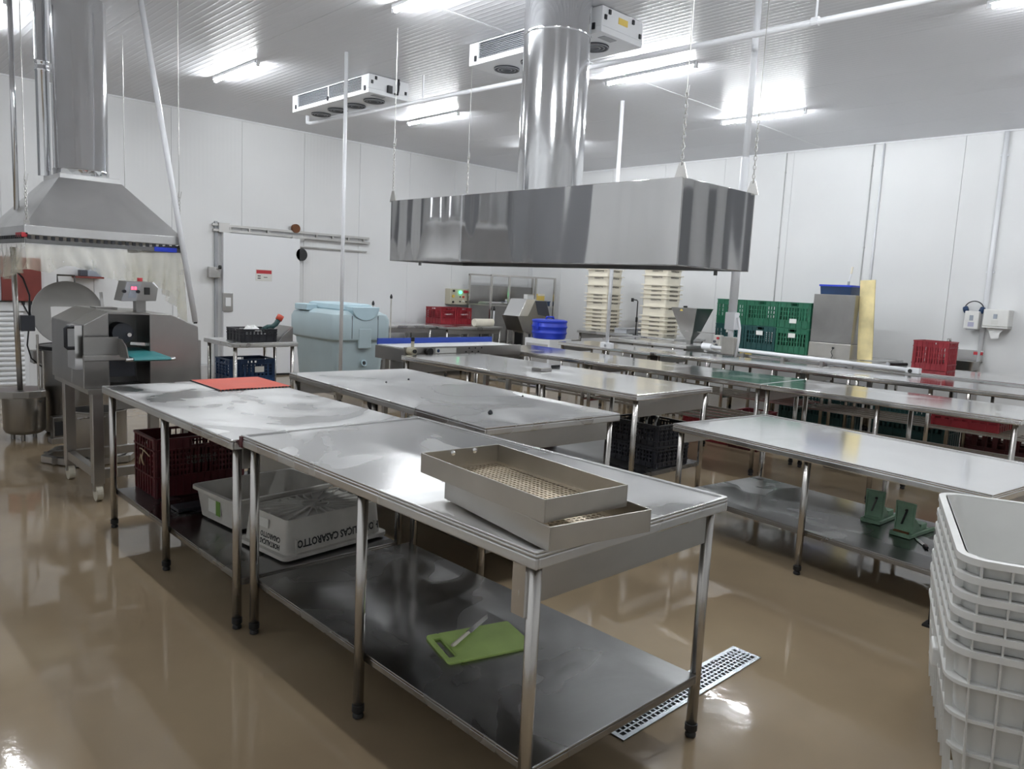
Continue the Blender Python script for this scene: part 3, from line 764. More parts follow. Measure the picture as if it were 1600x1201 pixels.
# ---- crates -----------------------------------------------------------------
def crate(name, label, cat, loc, rz, w, d, h, mat, group=None, nx=10, ny=7, rows=4, solid=.35, sticker=None, rim_mat=None, text=None, handles=True, tilt=None):
    """vented plastic crate: ribbed walls with slots, corner posts, rim with hand holes; origin at the base centre"""
    t = thing(name, label, cat, loc, rz, group)
    if tilt: t.rotation_euler = (rad(tilt[0]), rad(tilt[1]), rad(rz))
    MB().box(-w/2+.006, w/2-.006, -d/2+.006, d/2-.006, .0, .012).build('base', mat, t)
    zs, zt = h*solid, h*.80
    def wall(length, nslot):
        m = MB(); a = length/2
        m.box(-a, a, -.004, .004, .010, zs)
        m.box(-a, a, -.004, .004, zt, h*.86)
        m.box(-a, -a+.035, -.004, .004, zs, zt).box(a-.035, a, -.004, .004, zs, zt)
        s = (length-.07)/nslot
        for i in range(1, nslot): x = -a+.035+i*s; m.box(x-s*.27, x+s*.27, -.004, .004, zs, zt)
        for k in range(1, rows): z = zs+k*(zt-zs)/rows; m.box(-a+.03, a-.03, -.0035, .0035, z-.006, z+.006)
        m.box(-.07, .07, -.004, .004, zs, zt) if text else None
        # rim strip with a hand hole
        hh = .055 if handles else 0
        m.box(-a, -hh, -.004, .004, h*.86, h-.012) if hh else m.box(-a, a, -.004, .004, h*.86, h-.012)
        if hh: m.box(hh, a, -.004, .004, h*.86, h-.012)
        m.box(-a, a, -.010, .010, h-.014, h)
        # ribs proud of the wall
        for i in range(0, nslot+1, 2): x = -a+.035+i*s; m.box(x-.003, x+.003, -.010, -.004, .01, h-.014)
        m.box(-a, a, -.010, -.004, zs-.006, zs+.004).box(-a, a, -.010, -.004, zt-.004, zt+.006)
        return m
    wx, wy = wall(w, nx), wall(d, ny)
    for M in (Matrix.Translation((0, -d/2+.005, 0)), Matrix.Translation((0, d/2-.005, 0)) @ Matrix.Rotation(math.pi, 4, 'Z')):
        wx.build('side_wall', mat, t, M=M)
    for M in (Matrix.Translation((-w/2+.005, 0, 0)) @ Matrix.Rotation(-math.pi/2, 4, 'Z'), Matrix.Translation((w/2-.005, 0, 0)) @ Matrix.Rotation(math.pi/2, 4, 'Z')):
        wy.build('end_wall', mat, t, M=M)
    for sx in (-1, 1):
        for sy in (-1, 1):
            MB().cyl((sx*(w/2-.012), sy*(d/2-.012), 0), (sx*(w/2-.012), sy*(d/2-.012), h-.002), .015, 8).build('corner_post', mat, t)
    if sticker:
        face, sx_, sz_ = sticker
        if face == 'x': MB().box(-w/2-.012, -w/2-.006, sx_-.05, sx_+.05, sz_-.03, sz_+.03).build('label_plate', 'sticker_white', t)
        else: MB().box(sx_-.05, sx_+.05, -d/2-.012, -d/2-.006, sz_-.03, sz_+.03).build('label_plate', 'sticker_white', t)
    if text:
        tm = text_mesh(text, .030, rim_mat or 'faded_ink')
        link('lettering', tm, t, M=face_M((0, -d/2-.0015, h*.60), (1, 0, 0), (0, 0, 1)))
    return t
c = crate('plastic_crate', 'dark red vented crate tied with a tan cord on the shelf', 'crate', (1.815, 4.80, .242), 0, .55, .36, .36, 'dark_red_plastic', nx=22, ny=13, rows=5, text='HORTALIÇAS\nCASAROTTO', group='red crates')
MB().path([(-.285, .05, .27), (-.29, 0, .275), (-.29, -.06, .27), (-.285, -.12, .25)], .004, 6).build('cord', 'tan_rope', c, smooth=True)
MB().path([(-.29, -.03, .27), (-.305, -.05, .23), (-.30, -.07, .19), (-.30, -.045, .20), (-.305, -.03, .25), (-.30, -.0, .22), (-.30, .01, .18)], .004, 6).build('cord_bow', 'tan_rope', c, smooth=True)
tag(MB().box(1.75, 1.90, 4.42, 4.46, .242, .266).build('steel_rod', 'steel_leg', bevel=.003), 'short steel bar on the shelf in front of the dark red crate', 'bar')
bp_ = thing('plastic_sheet', 'flat black plastic sheet on the shelf behind the open white tub', 'sheet', (1.74, 4.34, .242))
MB().box(-.19, .24, -.06, .06, 0, .02).build('sheet', 'black_plastic', bp_, bevel=.003)

# ---- open white tub and upturned lettered crate between the two near tables
tb = thing('plastic_tub', 'open white plastic tub with a green and white sticker on the shelf', 'tub', (1.93, 4.00, .253), 5)
MB().tub(.57, .40, .61, .44, 0, .165, .006, .04).build('body', 'worn_white_plastic', tb, auto=35)
MB().ring(.645, .475, .60, .43, .150, .168, .045, 4).build('rim', 'worn_white_plastic', tb, auto=35)
MB().box(-.3015, -.2975, -.065, .065, .05, .12).build('sticker', 'sticker_white', tb)
MB().box(-.3035, -.3015, -.065, -.02, .045, .125).build('sticker_print', 'sticker_green', tb)
def upturned():
    t = thing('plastic_crate', 'upturned white crate with black upside-down lettering and ribbed underside', 'crate', (1.945, 3.46, .252), 6)
    w, d, h = .585, .385, .185
    m = MB(); L = lambda a, b, z, r: [(x, y, z) for x, y in rrect(a, b, r, 4)]
    m.loft([L(w, d, .012, .03), L(w-.03, d-.03, h, .03), L(w-.045, d-.045, h, .025), L(w-.045, d-.045, h-.012, .025)], cap0=False)
    m.build('body', 'worn_white_plastic', t, auto=35)
    MB().ring(w+.05, d+.05, w-.02, d-.02, 0, .018, .035, 4).build('rim', 'worn_white_plastic', t, auto=35)
    r = MB()
    for k in range(24):
        a = 2*math.pi*k/24; c_, s_ = math.cos(a), math.sin(a)
        e = min((w/2-.026)/max(abs(c_), 1e-4), (d/2-.026)/max(abs(s_), 1e-4))
        r.bar((.07*c_, .07*s_, h-.007), (e*c_, e*s_, h-.007), .006, .012)
    r.build('ribs', 'worn_white_plastic', t)
    c2 = MB()
    c2.lathe([(.066, h-.012), (.066, h-.001), (.073, h-.001), (.073, h-.012)], 0, 0, 24, False, False)
    c2.bar((-.2, -.11, h-.006), (.2, .11, h-.006), .012, .012).bar((-.2, .11, h-.006), (.2, -.11, h-.006), .012, .012)
    c2.build('centre_boss', 'worn_white_plastic', t)
    for x in (-.24, .24): MB().box(x-.004, x+.004, -d/2-.010, -d/2+.006, .02, .09).build('corner_rib', 'worn_white_plastic', t)
    sl = math.atan2(.015, h-.012)
    tm = text_mesh('HORTALIÇAS CASAROTTO', .050, 'ink')
    M = face_M((.02, -d/2+.0035, .062), (-1, 0, 0), (0, -math.sin(sl), -math.cos(sl))) @ Matrix.Diagonal((.82, 1.05, 1, 1))
    link('lettering', tm, t, M=M)
    tm2 = text_mesh('HORTALIÇAS\nCASAROTTO', .036, 'ink')
    link('lettering', tm2, t, M=face_M((-w/2+.0035, -.045, .062), (0, 1, 0), (-math.sin(sl), 0, -math.cos(sl))) @ Matrix.Diagonal((.8, 1, 1, 1)))
    MB().box(-w/2+.002, -w/2+.008, -.03, .05, .115, .16).build('sticker', 'sticker_white', t)
upturned()

# ---- orange mat
m = MB(); n = 24; vs = []; fs = []
W_, D_ = .46, .50
for z in (0, .006):
    for j in range(n+1):
        for i in range(n+1):
            x, y = -W_/2+W_*i/n, -D_/2+D_*j/n
            vs.append((x, y, z+.0015+.004*max(0, math.sin(3.1*i/n*2)*math.cos(2.0*j/n))))
K = (n+1)*(n+1)
for j in range(n):
    for i in range(n):
        a = j*(n+1)+i; fs += [(a, a+n+1, a+n+2, a+1), (K+a, K+a+1, K+a+n+2, K+a+n+1)]
for i in range(n):
    fs += [(i, i+1, K+i+1, K+i), (n*(n+1)+i, K+n*(n+1)+i, K+n*(n+1)+i+1, n*(n+1)+i+1), (i*(n+1), K+i*(n+1), K+(i+1)*(n+1), (i+1)*(n+1)), (i*(n+1)+n, (i+1)*(n+1)+n, K+(i+1)*(n+1)+n, K+i*(n+1)+n)]
mt = thing('rubber_mat', 'bright orange-red mat with black edges on the steel table', 'mat', (2.13, 4.77, .8855), -1)
MB().add(vs, fs).build('sheet', 'orange_mat', mt, smooth=False)
e = MB()
for k in range(20):
    f = -.5+(k+.2)/20
    e.box(f*W_, f*W_+W_*.03, -D_/2-.006, -D_/2, .001, .008); e.box(-W_/2-.006, -W_/2, f*D_, f*D_+D_*.03, .001, .008)
e.build('edge_tabs', 'black_plastic', mt)

# ---- bits on the tables
def bit(x, y, z, s, label):
    m = MB(); m.lathe([(s*.3, 0), (s*.5, s*.2), (s*.35, s*.6), (s*.1, s*.8)], n=7)
    o = m.build('scrap', 'black_plastic'); o.location = (x, y, z); o.rotation_euler = (0, 0, x*7); tag(o, label, 'scrap', 'black scraps on the bare steel table')
bit(2.78, 3.05, .9, .030, 'larger black scrap on the bare steel table'); bit(2.98, 4.35, .9, .016, 'tiny black scrap on the bare steel table'); bit(3.22, 4.42, .9, .016, 'tiny black scrap on the bare steel table')
bit(3.42, 3.45, .9, .014, 'tiny black scrap on the bare steel table')
pd = thing('steel_pad', 'small flat steel box on the table under the box hood', 'box', (4.80, 4.62, .88), 4)
MB().box(-.075, .075, -.055, .055, 0, .028).build('body', 'steel_machine', pd, bevel=.004)
MB().box(-.06, .06, -.04, .04, .028, .032).build('lid', 'steel_bright', pd, bevel=.001)
tag(MB().prism([(-.06, 0), (.05, -.01), (.07, .012), (-.05, .014)], 0, .02, 'z').build('scraper', 'black_plastic'), 'small black scraper at the edge of the table under the box hood', 'scraper').location = (5.15, 4.78, .88)

# ---- pair of black crates, red crates and boxes below the tables
crate('plastic_crate', 'lower of two stacked black vented crates on the shelf', 'crate', (4.945, 3.545, .277), -3, .40, .50, .165, 'black_plastic', nx=12, ny=14, rows=3, solid=.25, group='black crates on the shelf')
bc = crate('plastic_crate', 'upper of two stacked black vented crates, hooks resting in it', 'crate', (4.945, 3.545, .443), -3, .40, .50, .165, 'black_plastic', nx=12, ny=14, rows=3, solid=.25, group='black crates on the shelf')
for k in range(3):
    y = 3.62-.085*k
    hk = thing('steel_hook', 'curved grey steel handle sticking out of the upper black crate', 'handle', (4.90, y, .575), 20, 'handles in the black crate')
    MB().path([(0, 0, -.11), (0, 0, .02), (.02, 0, .055), (.06, 0, .06), (.085, 0, .03), (.09, 0, -.02)], .012, 8).build('bar', 'steel_machine', hk, smooth=True)
crate('plastic_crate', 'dark red crate on the shelf under the box hood table', 'crate', (4.66, 4.80, .277), 0, .42, .66, .33, 'dark_red_plastic', nx=12, ny=16, group='red crates')
bx_ = thing('foam_box', 'cream foam box on the shelf beside the dark red crate', 'box', (4.66, 5.40, .277))
MB().box(-.16, .16, -.11, .11, 0, .30).build('body', 'foam_cream', bx_, bevel=.01)
MB().box(-.165, .165, -.115, .115, .30, .34).build('lid', 'foam_cream', bx_, bevel=.01)
crate('plastic_crate', 'bright red crate on the floor behind the middle table of the row', 'crate', (7.55, 4.52, 0), 0, .40, .58, .34, 'red_plastic', group='red crates')
crate('plastic_crate', 'dark red crate on the floor beside a bright red crate', 'crate', (7.50, 4.02, 0), 0, .38, .34, .40, 'dark_red_plastic', group='red crates')
crate('plastic_crate', 'flat red crate lying on the lower bars of a table', 'crate', (8.52, 2.22, .437), 0, .48, .60, .20, 'red_plastic', group='red crates')
crate('plastic_crate', 'dark red crate on the floor under the table with the red crate', 'crate', (9.45, 2.1, 0), 0, .55, .75, .42, 'dark_red_plastic', group='red crates')
crate('plastic_crate', 'wide dark green crate on the floor under the white pipe', 'crate', (9.45, 4.17, 0), 0, .55, .82, .58, 'teal_green_plastic', nx=12, ny=18, group='green crates')
crate('plastic_crate', 'dark green crate on the floor beside the sink table legs', 'crate', (9.52, 3.05, 0), 0, .55, .8, .55, 'teal_green_plastic', nx=12, ny=14, group='green crates')
bb = crate('plastic_crate', 'small black crate on the floor under the free end of the long table row', 'crate', (7.45, 2.92, 0), 0, .36, .40, .20, 'black_plastic', group='black crates on the floor')

# ---- green presses on the low shelf
def press(loc, rz, label, rusty=False):
    t = thing('hand_press', label, 'press', loc, rz, 'green hand presses')
    MB().box(-.06, .06, -.10, .22, 0, .012).build('base_plate', 'press_green', t, bevel=.004)
    MB().box(-.06, .06, -.10, -.088, .012, .024).box(-.06, -.048, -.088, .22, .012, .024).box(.048, .06, -.088, .22, .012, .024).build('base_flange', 'press_green', t, bevel=.003)
    u = MB().prism([(-.052, .012), (.052, .012), (.058, .20), (-.058, .20)], -.06, -.045, 'y').build('upright_plate', 'press_green', t, bevel=.004)
    m = MB()
    m.box(-.05, -.044, -.066, -.06, .03, .19).box(.044, .05, -.066, -.06, .03, .19).box(-.044, .044, -.066, -.06, .184, .19).box(-.044, .044, -.066, -.06, .03, .036)
    m.build('plate_rib', 'press_green', u)
    MB().bar((-.010, -.066, .07), (.012, -.066, .15), .007, .012, (0, 1, 0)).build('lever', 'rubber_black' if rusty else 'steel_dark', u)
    MB().cyl((.010, -.07, .155), (.010, -.058, .155), .007, 10).build('pivot', 'rubber_black', u)
    for s in (-1, 1):
        MB().prism([(-.045, .024), (.08, .024), (-.045, .13)], s*.042-.004, s*.042+.004, 'x').build('gusset', 'press_green', t)
    MB().box(-.03, .03, .10, .18, .012, .05).build('foot_block', 'press_green', t, bevel=.004)
    if rusty: MB().box(-.045, .035, -.087, -.060, .0122, .030).build('rust_patch', 'rust', t)
press((4.84, 1.71, .272), -91, 'clean green hand press standing on the low shelf')
press((4.71, 1.485, .272), -96, 'rust-stained green hand press standing on the low shelf', True)
k2 = thing('knife', 'curved steel blade lying on the low shelf beside the presses', 'knife', (4.56, 1.33, .2715), 30)
MB().prism([(0, 0), (.10, .01), (.16, .035), (.09, .034), (0, .02)], 0, .004, 'z').build('blade', 'steel_bright', k2)
MB().box(.0-.05, .0, .0, .02, 0, .012).build('handle', 'black_plastic', k2, bevel=.003)
ps = thing('black_post', 'short black post rising from the floor beside the white tub stack', 'post', (4.12, 1.13, 0))
MB().box(-.02, .02, -.02, .02, .01, .43).build('shaft', 'rubber_black', ps, bevel=.004)
MB().box(-.04, .04, -.04, .04, 0, .012).build('foot', 'rubber_black', ps, bevel=.002)

# ---- nested stack of big white tubs
def tub_stack():
    cx, cy, rz = 3.245, .475, 20.9
    w1, d1, h = .96, .80, .46
    tops = [.52, .58, .64, .70, .76, .82]
    names = ['bottom-most', 'second from the bottom', 'third from the bottom', 'third from the top', 'second from the top', 'topmost']
    for i, zt in enumerate(tops):
        h = .46 if i else .48
        t = thing('plastic_tub', '%s big white ribbed tub of the nested stack' % names[i], 'tub', (cx, cy, zt-h), rz, 'nested white tubs')
        w0, d0 = w1-.16, d1-.16
        if i == 0: MB().tub(w0, d0, w1-.05, d1-.05, 0, h, .006, .07, 5).build('body', 'white_plastic', t, auto=35)
        else:
            MB().tub(w0, d0, w1-.05, d1-.05, 0, h, .005, .07, 5).build('body', 'white_plastic', t, auto=35)
        MB().ring(w1, d1, w1-.062, d1-.062, h-.010, h, .085, 6).build('rim', 'white_plastic', t, auto=35)
        MB().ring(w1, d1, w1-.012, d1-.012, h-.022, h-.010, .085, 6).build('rim_lip', 'white_plastic', t, auto=35)
        zlow = 0 if i == 0 else h-.062
        s0, s1 = 1-.10*(1-zlow/h), 1-.10*(1-(h-.012)/h)
        for k in range(9):
            f = -.42+.84*k/8
            for s in (-1, 1):
                MB().bar((f*w1*s0, s*(d1/2-.014)*s0, zlow), (f*w1*s1, s*(d1/2-.014)*s1, h-.012), .006, .024, (0, 1, 0)).build('rib', 'white_plastic', t)
                MB().bar((s*(w1/2-.014)*s0, f*d1*s0, zlow), (s*(w1/2-.014)*s1, f*d1*s1, h-.012), .006, .024, (1, 0, 0)).build('rib', 'white_plastic', t)
        if i == 0:
            for z in (.36, .235, .11):
                k_ = 1-.155*(1-z/h)
                MB().ring(w1*k_+.02, d1*k_+.02, w1*k_-.06, d1*k_-.06, z-.006, z+.006, .08, 6).build('rib_band', 'white_plastic', t, auto=35)
            for s in (-1, 1):
                MB().box(-.06, .06, s*(d1/2-.02)-.02, s*(d1/2-.02)+.02, .22, .30).build('hand_grip', 'white_plastic', t, bevel=.01)
                x = s*(w1/2-.02)
                MB().box(x-.02, x+.02, -.06, .06, .22, .30).build('hand_grip', 'white_plastic', t, bevel=.01)
    f = thing('plastic_pallet', 'white plastic feet under the nested white tubs', 'pallet', (cx, cy, 0), rz)
    for sx in (-1, 1):
        for sy in (-1, 1): MB().box(sx*.33-.07, sx*.33+.07, sy*.26-.07, sy*.26+.07, 0, .03).build('foot', 'white_plastic', f, bevel=.01)
    MB().box(-.39, .39, -.31, .31, .030, .0395).build('deck', 'white_plastic', f)
tub_stack()

# ================================================================ left side machines
# ---- slicing machine behind the orange mat
def slicer():
    t = thing('slicing_machine', 'wheeled stainless slicing machine with a teal belt and control box', 'machine', (1.79, 5.95, 0))
    ox, oy = 1.79, 5.95
    P = lambda pts: [(x-ox, z) for x, z in pts]
    prof = P([(1.41, .79), (2.18, .79), (2.165, 1.205), (1.975, 1.29), (1.57, 1.305), (1.415, 1.215)])
    MB().prism(prof, 5.85-oy, 6.38-oy, 'y').build('cabinet', 'steel_machine', t, bevel=.006)
    MB().prism(P([(1.83, .79), (2.18, .79), (2.165, 1.205), (1.975, 1.29), (1.83, 1.295)]), 5.56-oy, 5.85-oy, 'y').build('right_housing', 'steel_machine', t, bevel=.006)
    MB().prism(P([(1.41, .79), (1.57, .79), (1.57, 1.305), (1.415, 1.215)]), 5.56-oy, 5.85-oy, 'y').build('left_housing', 'steel_machine', t, bevel=.006)
    MB().prism(P([(1.57, 1.290), (1.83, 1.285), (1.83, 1.297), (1.57, 1.305)]), 5.56-oy, 5.85-oy, 'y').build('top_cover', 'steel_machine', t)
    MB().box(1.57-ox, 1.83-ox, 5.83-oy, 5.85-oy, .79, 1.29).build('recess_panel', 'steel_dark', t)
    MB().box(2.172-ox, 2.20-ox, 5.60-oy, 6.3-oy, .72, 1.10).build('side_plate', 'steel_machine', t)
    # drive wheel and knife hub in the recess
    MB().cyl((1.70-ox, 5.70-oy, 1.15), (1.70-ox, 5.83-oy, 1.15), .07, 20).build('feed_roller', 'grey_grille', t)
    MB().cyl((1.73-ox, 5.66-oy, 1.14), (1.73-ox, 5.71-oy, 1.14), .014, 12).build('hub', 'steel_bright', t)
    MB().bar((1.72-ox, 5.62-oy, 1.085), (1.84-ox, 5.62-oy, 1.075), .012, .02).build('guide_bar', 'steel_bright', t)
    # belt
    MB().loft([[(x, y, z) for (y, z) in ((5.24-oy, 1.000), (5.22-oy, 1.010), (5.24-oy, 1.024), (5.80-oy, 1.040), (5.82-oy, 1.03), (5.80-oy, 1.015))] for x in (1.625-ox, 1.855-ox)]).build('belt', 'teal_belt', t, auto=40)
    MB().cyl((1.58-ox, 5.255-oy, 1.010), (1.89-ox, 5.255-oy, 1.010), .012, 10).build('belt_shaft', 'steel_bright', t)
    MB().prism([(5.28-oy, 1.01), (5.80-oy, 1.01), (5.80-oy, 1.13), (5.42-oy, 1.13), (5.33-oy, 1.09)], 1.605-ox, 1.611-ox, 'x').build('side_guard', 'steel_machine', t)
    MB().box(1.40-ox, 1.61-ox, 5.50-oy, 5.506-oy, 1.02, 1.14).build('front_guard', 'steel_machine', t)
    MB().box(1.39-ox, 1.64-ox, 5.46-oy, 5.50-oy, .985, 1.02).build('guard_rail', 'steel_machine', t, bevel=.003)
    MB().box(1.55-ox, 1.74-ox, 5.58-oy, 5.83-oy, .86, .98).build('motor_box', 'grey_grille', t, bevel=.006)
    # handle on the left
    MB().path([(1.41-ox, 5.6-oy, 1.20), (1.33-ox, 5.6-oy, 1.20), (1.32-ox, 5.6-oy, 1.19), (1.32-ox, 5.6-oy, 1.07), (1.33-ox, 5.6-oy, 1.06), (1.41-ox, 5.6-oy, 1.06)], .012, 8).build('handle', 'black_plastic', t, smooth=True)
    MB().box(1.365-ox, 1.41-ox, 5.57-oy, 5.75-oy, .92, 1.21).build('hinge_strip', 'steel_bright', t)
    # control box on its neck
    MB().box(1.82-ox, 1.885-ox, 5.80-oy, 5.87-oy, 1.29, 1.39).build('neck', 'steel_machine', t)
    cbx = MB().prism([(1.70-ox, 1.37), (1.93-ox, 1.375), (1.945-ox, 1.47), (1.90-ox, 1.51), (1.735-ox, 1.51)], 5.72-oy, 5.90-oy, 'y').build('control_box', 'steel_machine', t, bevel=.004)
    sc_ = MB().prism([(1.695-ox, 1.375), (1.79-ox, 1.375), (1.83-ox, 1.505), (1.735-ox, 1.505)], 5.705-oy, 5.72-oy, 'y').build('keypad', 'grey_paint', cbx)
    MB().prism([(1.735-ox, 1.395), (1.785-ox, 1.395), (1.81-ox, 1.49), (1.76-ox, 1.49)], 5.701-oy, 5.705-oy, 'y').build('screen', 'screen_grey', cbx)
    for x in (1.765, 1.785): MB().box(x-.007-ox, x+.007-ox, 5.698-oy, 5.701-oy, 1.453, 1.473).build('digit', 'red_digits', cbx)
    for x in (1.71, 1.80): MB().cyl((x-ox, 5.685-oy, 1.44), (x-ox, 5.71-oy, 1.44), .012, 10).build('knob', 'black_plastic', cbx)
    MB().box(1.85-ox, 1.885-ox, 5.71-oy, 5.72-oy, 1.42, 1.47).build('rocker_switch', 'ink', cbx)
    MB().cyl((1.85-ox, 5.81-oy, 1.51), (1.85-ox, 5.81-oy, 1.535), .018, 12).build('stop_button', 'sign_red', cbx)
    MB().path([(1.945-ox, 5.81-oy, 1.385), (1.97-ox, 5.81-oy, 1.47), (1.94-ox, 5.81-oy, 1.505)], .006, 6).build('carry_loop', 'white_pvc', cbx)
    MB().box(1.60-ox, 1.74-ox, 5.95-oy, 6.1-oy, 1.29, 1.315).build('hopper_seat', 'steel_machine', t)
    MB().bar((1.655-ox, 6.0-oy, 1.315), (1.645-ox, 6.0-oy, 1.42), .012, .02).build('upright_lever', 'steel_bright', t)
    # frame
    for x in (1.50, 2.10):
        for y in (5.62, 6.32):
            MB().box(x-.035-ox, x+.035-ox, y-.035-oy, y+.035-oy, .12, .79).build('post', 'steel_frame', t, bevel=.004)
            w_ = MB().cyl((x-.02-ox, y-oy, .055), (x+.02-ox, y-oy, .055), .055, 20).build('wheel', 'knife_handle', t)
            MB().box(x-.03-ox, x+.03-ox, y-.02-oy, y+.02-oy, .07, .12).build('fork', 'steel_frame', w_)
    for y in (5.62, 6.32): MB().box(1.535-ox, 2.065-ox, y-.025-oy, y+.025-oy, .16, .22).build('crossbar', 'steel_frame', t)
    for x in (1.50, 2.10): MB().box(x-.025-ox, x+.025-ox, 5.655-oy, 6.285-oy, .16, .22).build('crossbar', 'steel_frame', t)
    MB().box(1.42-ox, 2.18-ox, 5.50-oy, 6.36-oy, .76, .79).build('deck', 'steel_frame', t)
slicer()
# ---- stockpot and low hexagonal stand beside it
pt = thing('stockpot', 'tall steel pot with ring handles on the low stand', 'pot', (1.84, 6.82, .062))
MB().lathe([(.20, 0), (.205, .01), (.205, .36), (.212, .365), (.212, .375), (.200, .375), (.198, .02)], n=32).build('body', 'steel_machine', pt, auto=40)
for s in (-1, 1): MB().path([(s*.06-.12, -.17, .33), (s*.06-.15, -.22, .345), (s*.06-.11, -.24, .35), (s*.06-.07, -.20, .34)], .007, 6).build('handle', 'steel_bright', pt, smooth=True)
st = thing('low_stand', 'low hexagonal steel floor stand under the tall pot', 'stand', (1.82, 6.95, 0))
for k in range(6):
    a0, a1 = rad(60*k), rad(60*k+60)
    MB().bar((.36*math.cos(a0), .36*math.sin(a0), .035), (.36*math.cos(a1), .36*math.sin(a1), .035), .045, .05).build('edge_bar', 'steel_frame', st)
    MB().cyl((.34*math.cos(a0), .34*math.sin(a0), 0), (.34*math.cos(a0), .34*math.sin(a0), .02), .02, 8).build('foot', 'rubber_black', st)
MB().bar((-.33, -.13, .035), (.33, -.13, .035), .04, .05).bar((-.33, .13, .035), (.33, .13, .035), .04, .05).build('crossbar', 'steel_frame', st)
# ---- salad spinner drum with the round lid raised
dm = thing('spin_dryer', 'big steel drum dryer with its round lid tipped up', 'machine', (2.06, 8.18, 0))
MB().lathe([(.33, .03), (.34, .05), (.345, .80), (.365, .805), (.365, .835), (.34, .835), (.33, .80), (.32, .10)], n=40).build('drum', 'steel_machine', dm, auto=40)
MB().lathe([(.372, .812), (.372, .842), (.345, .842), (.345, .812)], n=40, cap0=False, cap1=False).build('rubber_rim', 'rubber_black', dm)
for a in (40, 160, 280): MB().cyl((.28*math.cos(rad(a)), .28*math.sin(rad(a)), 0), (.28*math.cos(rad(a)), .28*math.sin(rad(a)), .04), .03, 10).build('foot', 'rubber_black', dm)
def lid():
    M = Matrix.Translation((-.06, .18, 1.135)) @ Matrix.Rotation(rad(82), 4, 'X') @ Matrix.Rotation(rad(0), 4, 'Z')
    # disc with a rectangular window: two half plates around the slot
    n = 48; R_ = .30; hx, hy = .15, .065
    m = MB(); vs = []; fs = []
    for i in range(n):
        a = 2*math.pi*i/n; c_, s_ = math.cos(a), math.sin(a)
        e = min(hx/max(abs(c_), 1e-4), hy/max(abs(s_), 1e-4))
        for z in (0, .008): vs += [(R_*c_, R_*s_, z), (e*c_, e*s_, z)]
    for i in range(n):
        j = (i+1) % n
        o, p = 4*i, 4*j
        fs += [(o, p, p+1, o+1), (o+2, o+3, p+3, p+2), (o, o+2, p+2, p), (o+1, p+1, p+3, o+3)]
    m.add(vs, fs)
    ob = m.build('lid', 'steel_machine', dm, M=M, label='round steel lid with a rectangular window')
    MB().lathe([(R_, -.012), (R_+.012, -.012), (R_+.012, .014), (R_, .014)], n=48, cap0=False, cap1=False).build('lid_rim', 'steel_machine', ob, auto=40)
    MB().path([(-.075, R_, 0), (-.075, R_+.07, 0), (.075, R_+.07, 0), (.075, R_, 0)], .009, 8).build('lid_handle', 'steel_dark', ob)
lid()
MB().bar((-.06, .33, .80), (-.06, .22, .90), .03).build('hinge_arm', 'steel_dark', dm)
MB().box(-.42, -.34, -.08, .06, .68, .80).build('lid_switch', 'steel_machine', dm, bevel=.006)
# ---- half-round steel bin in front of the drum
bn = thing('steel_bin', 'round-bottomed steel bin with a wide flat rim beside the drum', 'bin', (1.54, 8.02, 0))
MB().lathe([(.13, .06), (.155, .075), (.168, .10), (.172, .40)], n=36).build('bowl', 'steel_machine', bn, auto=40)
MB().prism([(-.25+.0, .12), (-.25, -.05), (-.21, -.13), (-.12, -.18), (0, -.20), (.10, -.19), (.14, -.17), (.15, -.12), (.15, .14), (.10, .18), (-.15, .18)], .40, .465, 'z').build('rim_box', 'steel_machine', bn, bevel=.006)
for a in (250, 30, 150): MB().cyl((.10*math.cos(rad(a)), .10*math.sin(rad(a)), 0), (.10*math.cos(rad(a)), .10*math.sin(rad(a)), .07), .018, 10).build('foot', 'steel_machine', bn)
MB().cyl((.10, -.16, .36), (.10, -.13, .36), .01, 10).build('bolt', 'steel_dark', bn)
po = thing('steel_post', 'upright steel tube standing on the rim of the round steel bin', 'post', (1.50, 7.95, .466))
MB().cyl((0, 0, 0), (-.02, 0, 1.27), .022, 14).build('tube', 'steel_leg', po, smooth=True)
MB().box(.02, .13, -.02, .04, .53, .67).build('switch_box', 'grey_grille', po, bevel=.006)
MB().path([(.09, 0, .67), (.10, .02, .85), (.06, .05, 1.0), (.02, .1, 1.06)], .008, 6).build('cable', 'black_plastic', po, smooth=True)
MB().path([(.08, 0, .53), (.07, .02, .40), (.10, .03, .28), (.18, .03, .20)], .007, 6).build('cable', 'black_plastic', po, smooth=True)
pf = thing('steel_pipe_leg', 'thin double steel riser beside the drum, standing on the bin rim', 'pipe', (1.64, 7.92, .466))
MB().cyl((0, 0, 0), (0, 0, .50), .010, 8).build('riser', 'steel_leg', pf); MB().cyl((.04, 0, 0), (.04, 0, .35), .010, 8).build('riser', 'steel_leg', pf)
cht = thing('foot_pedal', 'angled steel foot pedal with a dark opening on the wet floor', 'pedal', (1.76, 7.66, 0))
MB().prism([(-.07, .05), (.04, .05), (.085, .12), (.085, .24), (-.07, .24)], 0, .12, 'y').build('housing', 'steel_machine', cht, bevel=.004)
MB().box(-.06, .03, -.004, 0, .07, .20).build('opening', 'void_shade', cht)  # thin plate on the housing, its colour painting the shade of a hollow
MB().box(-.09, .06, -.02, .12, 0, .05).build('base', 'steel_frame', cht, bevel=.004)
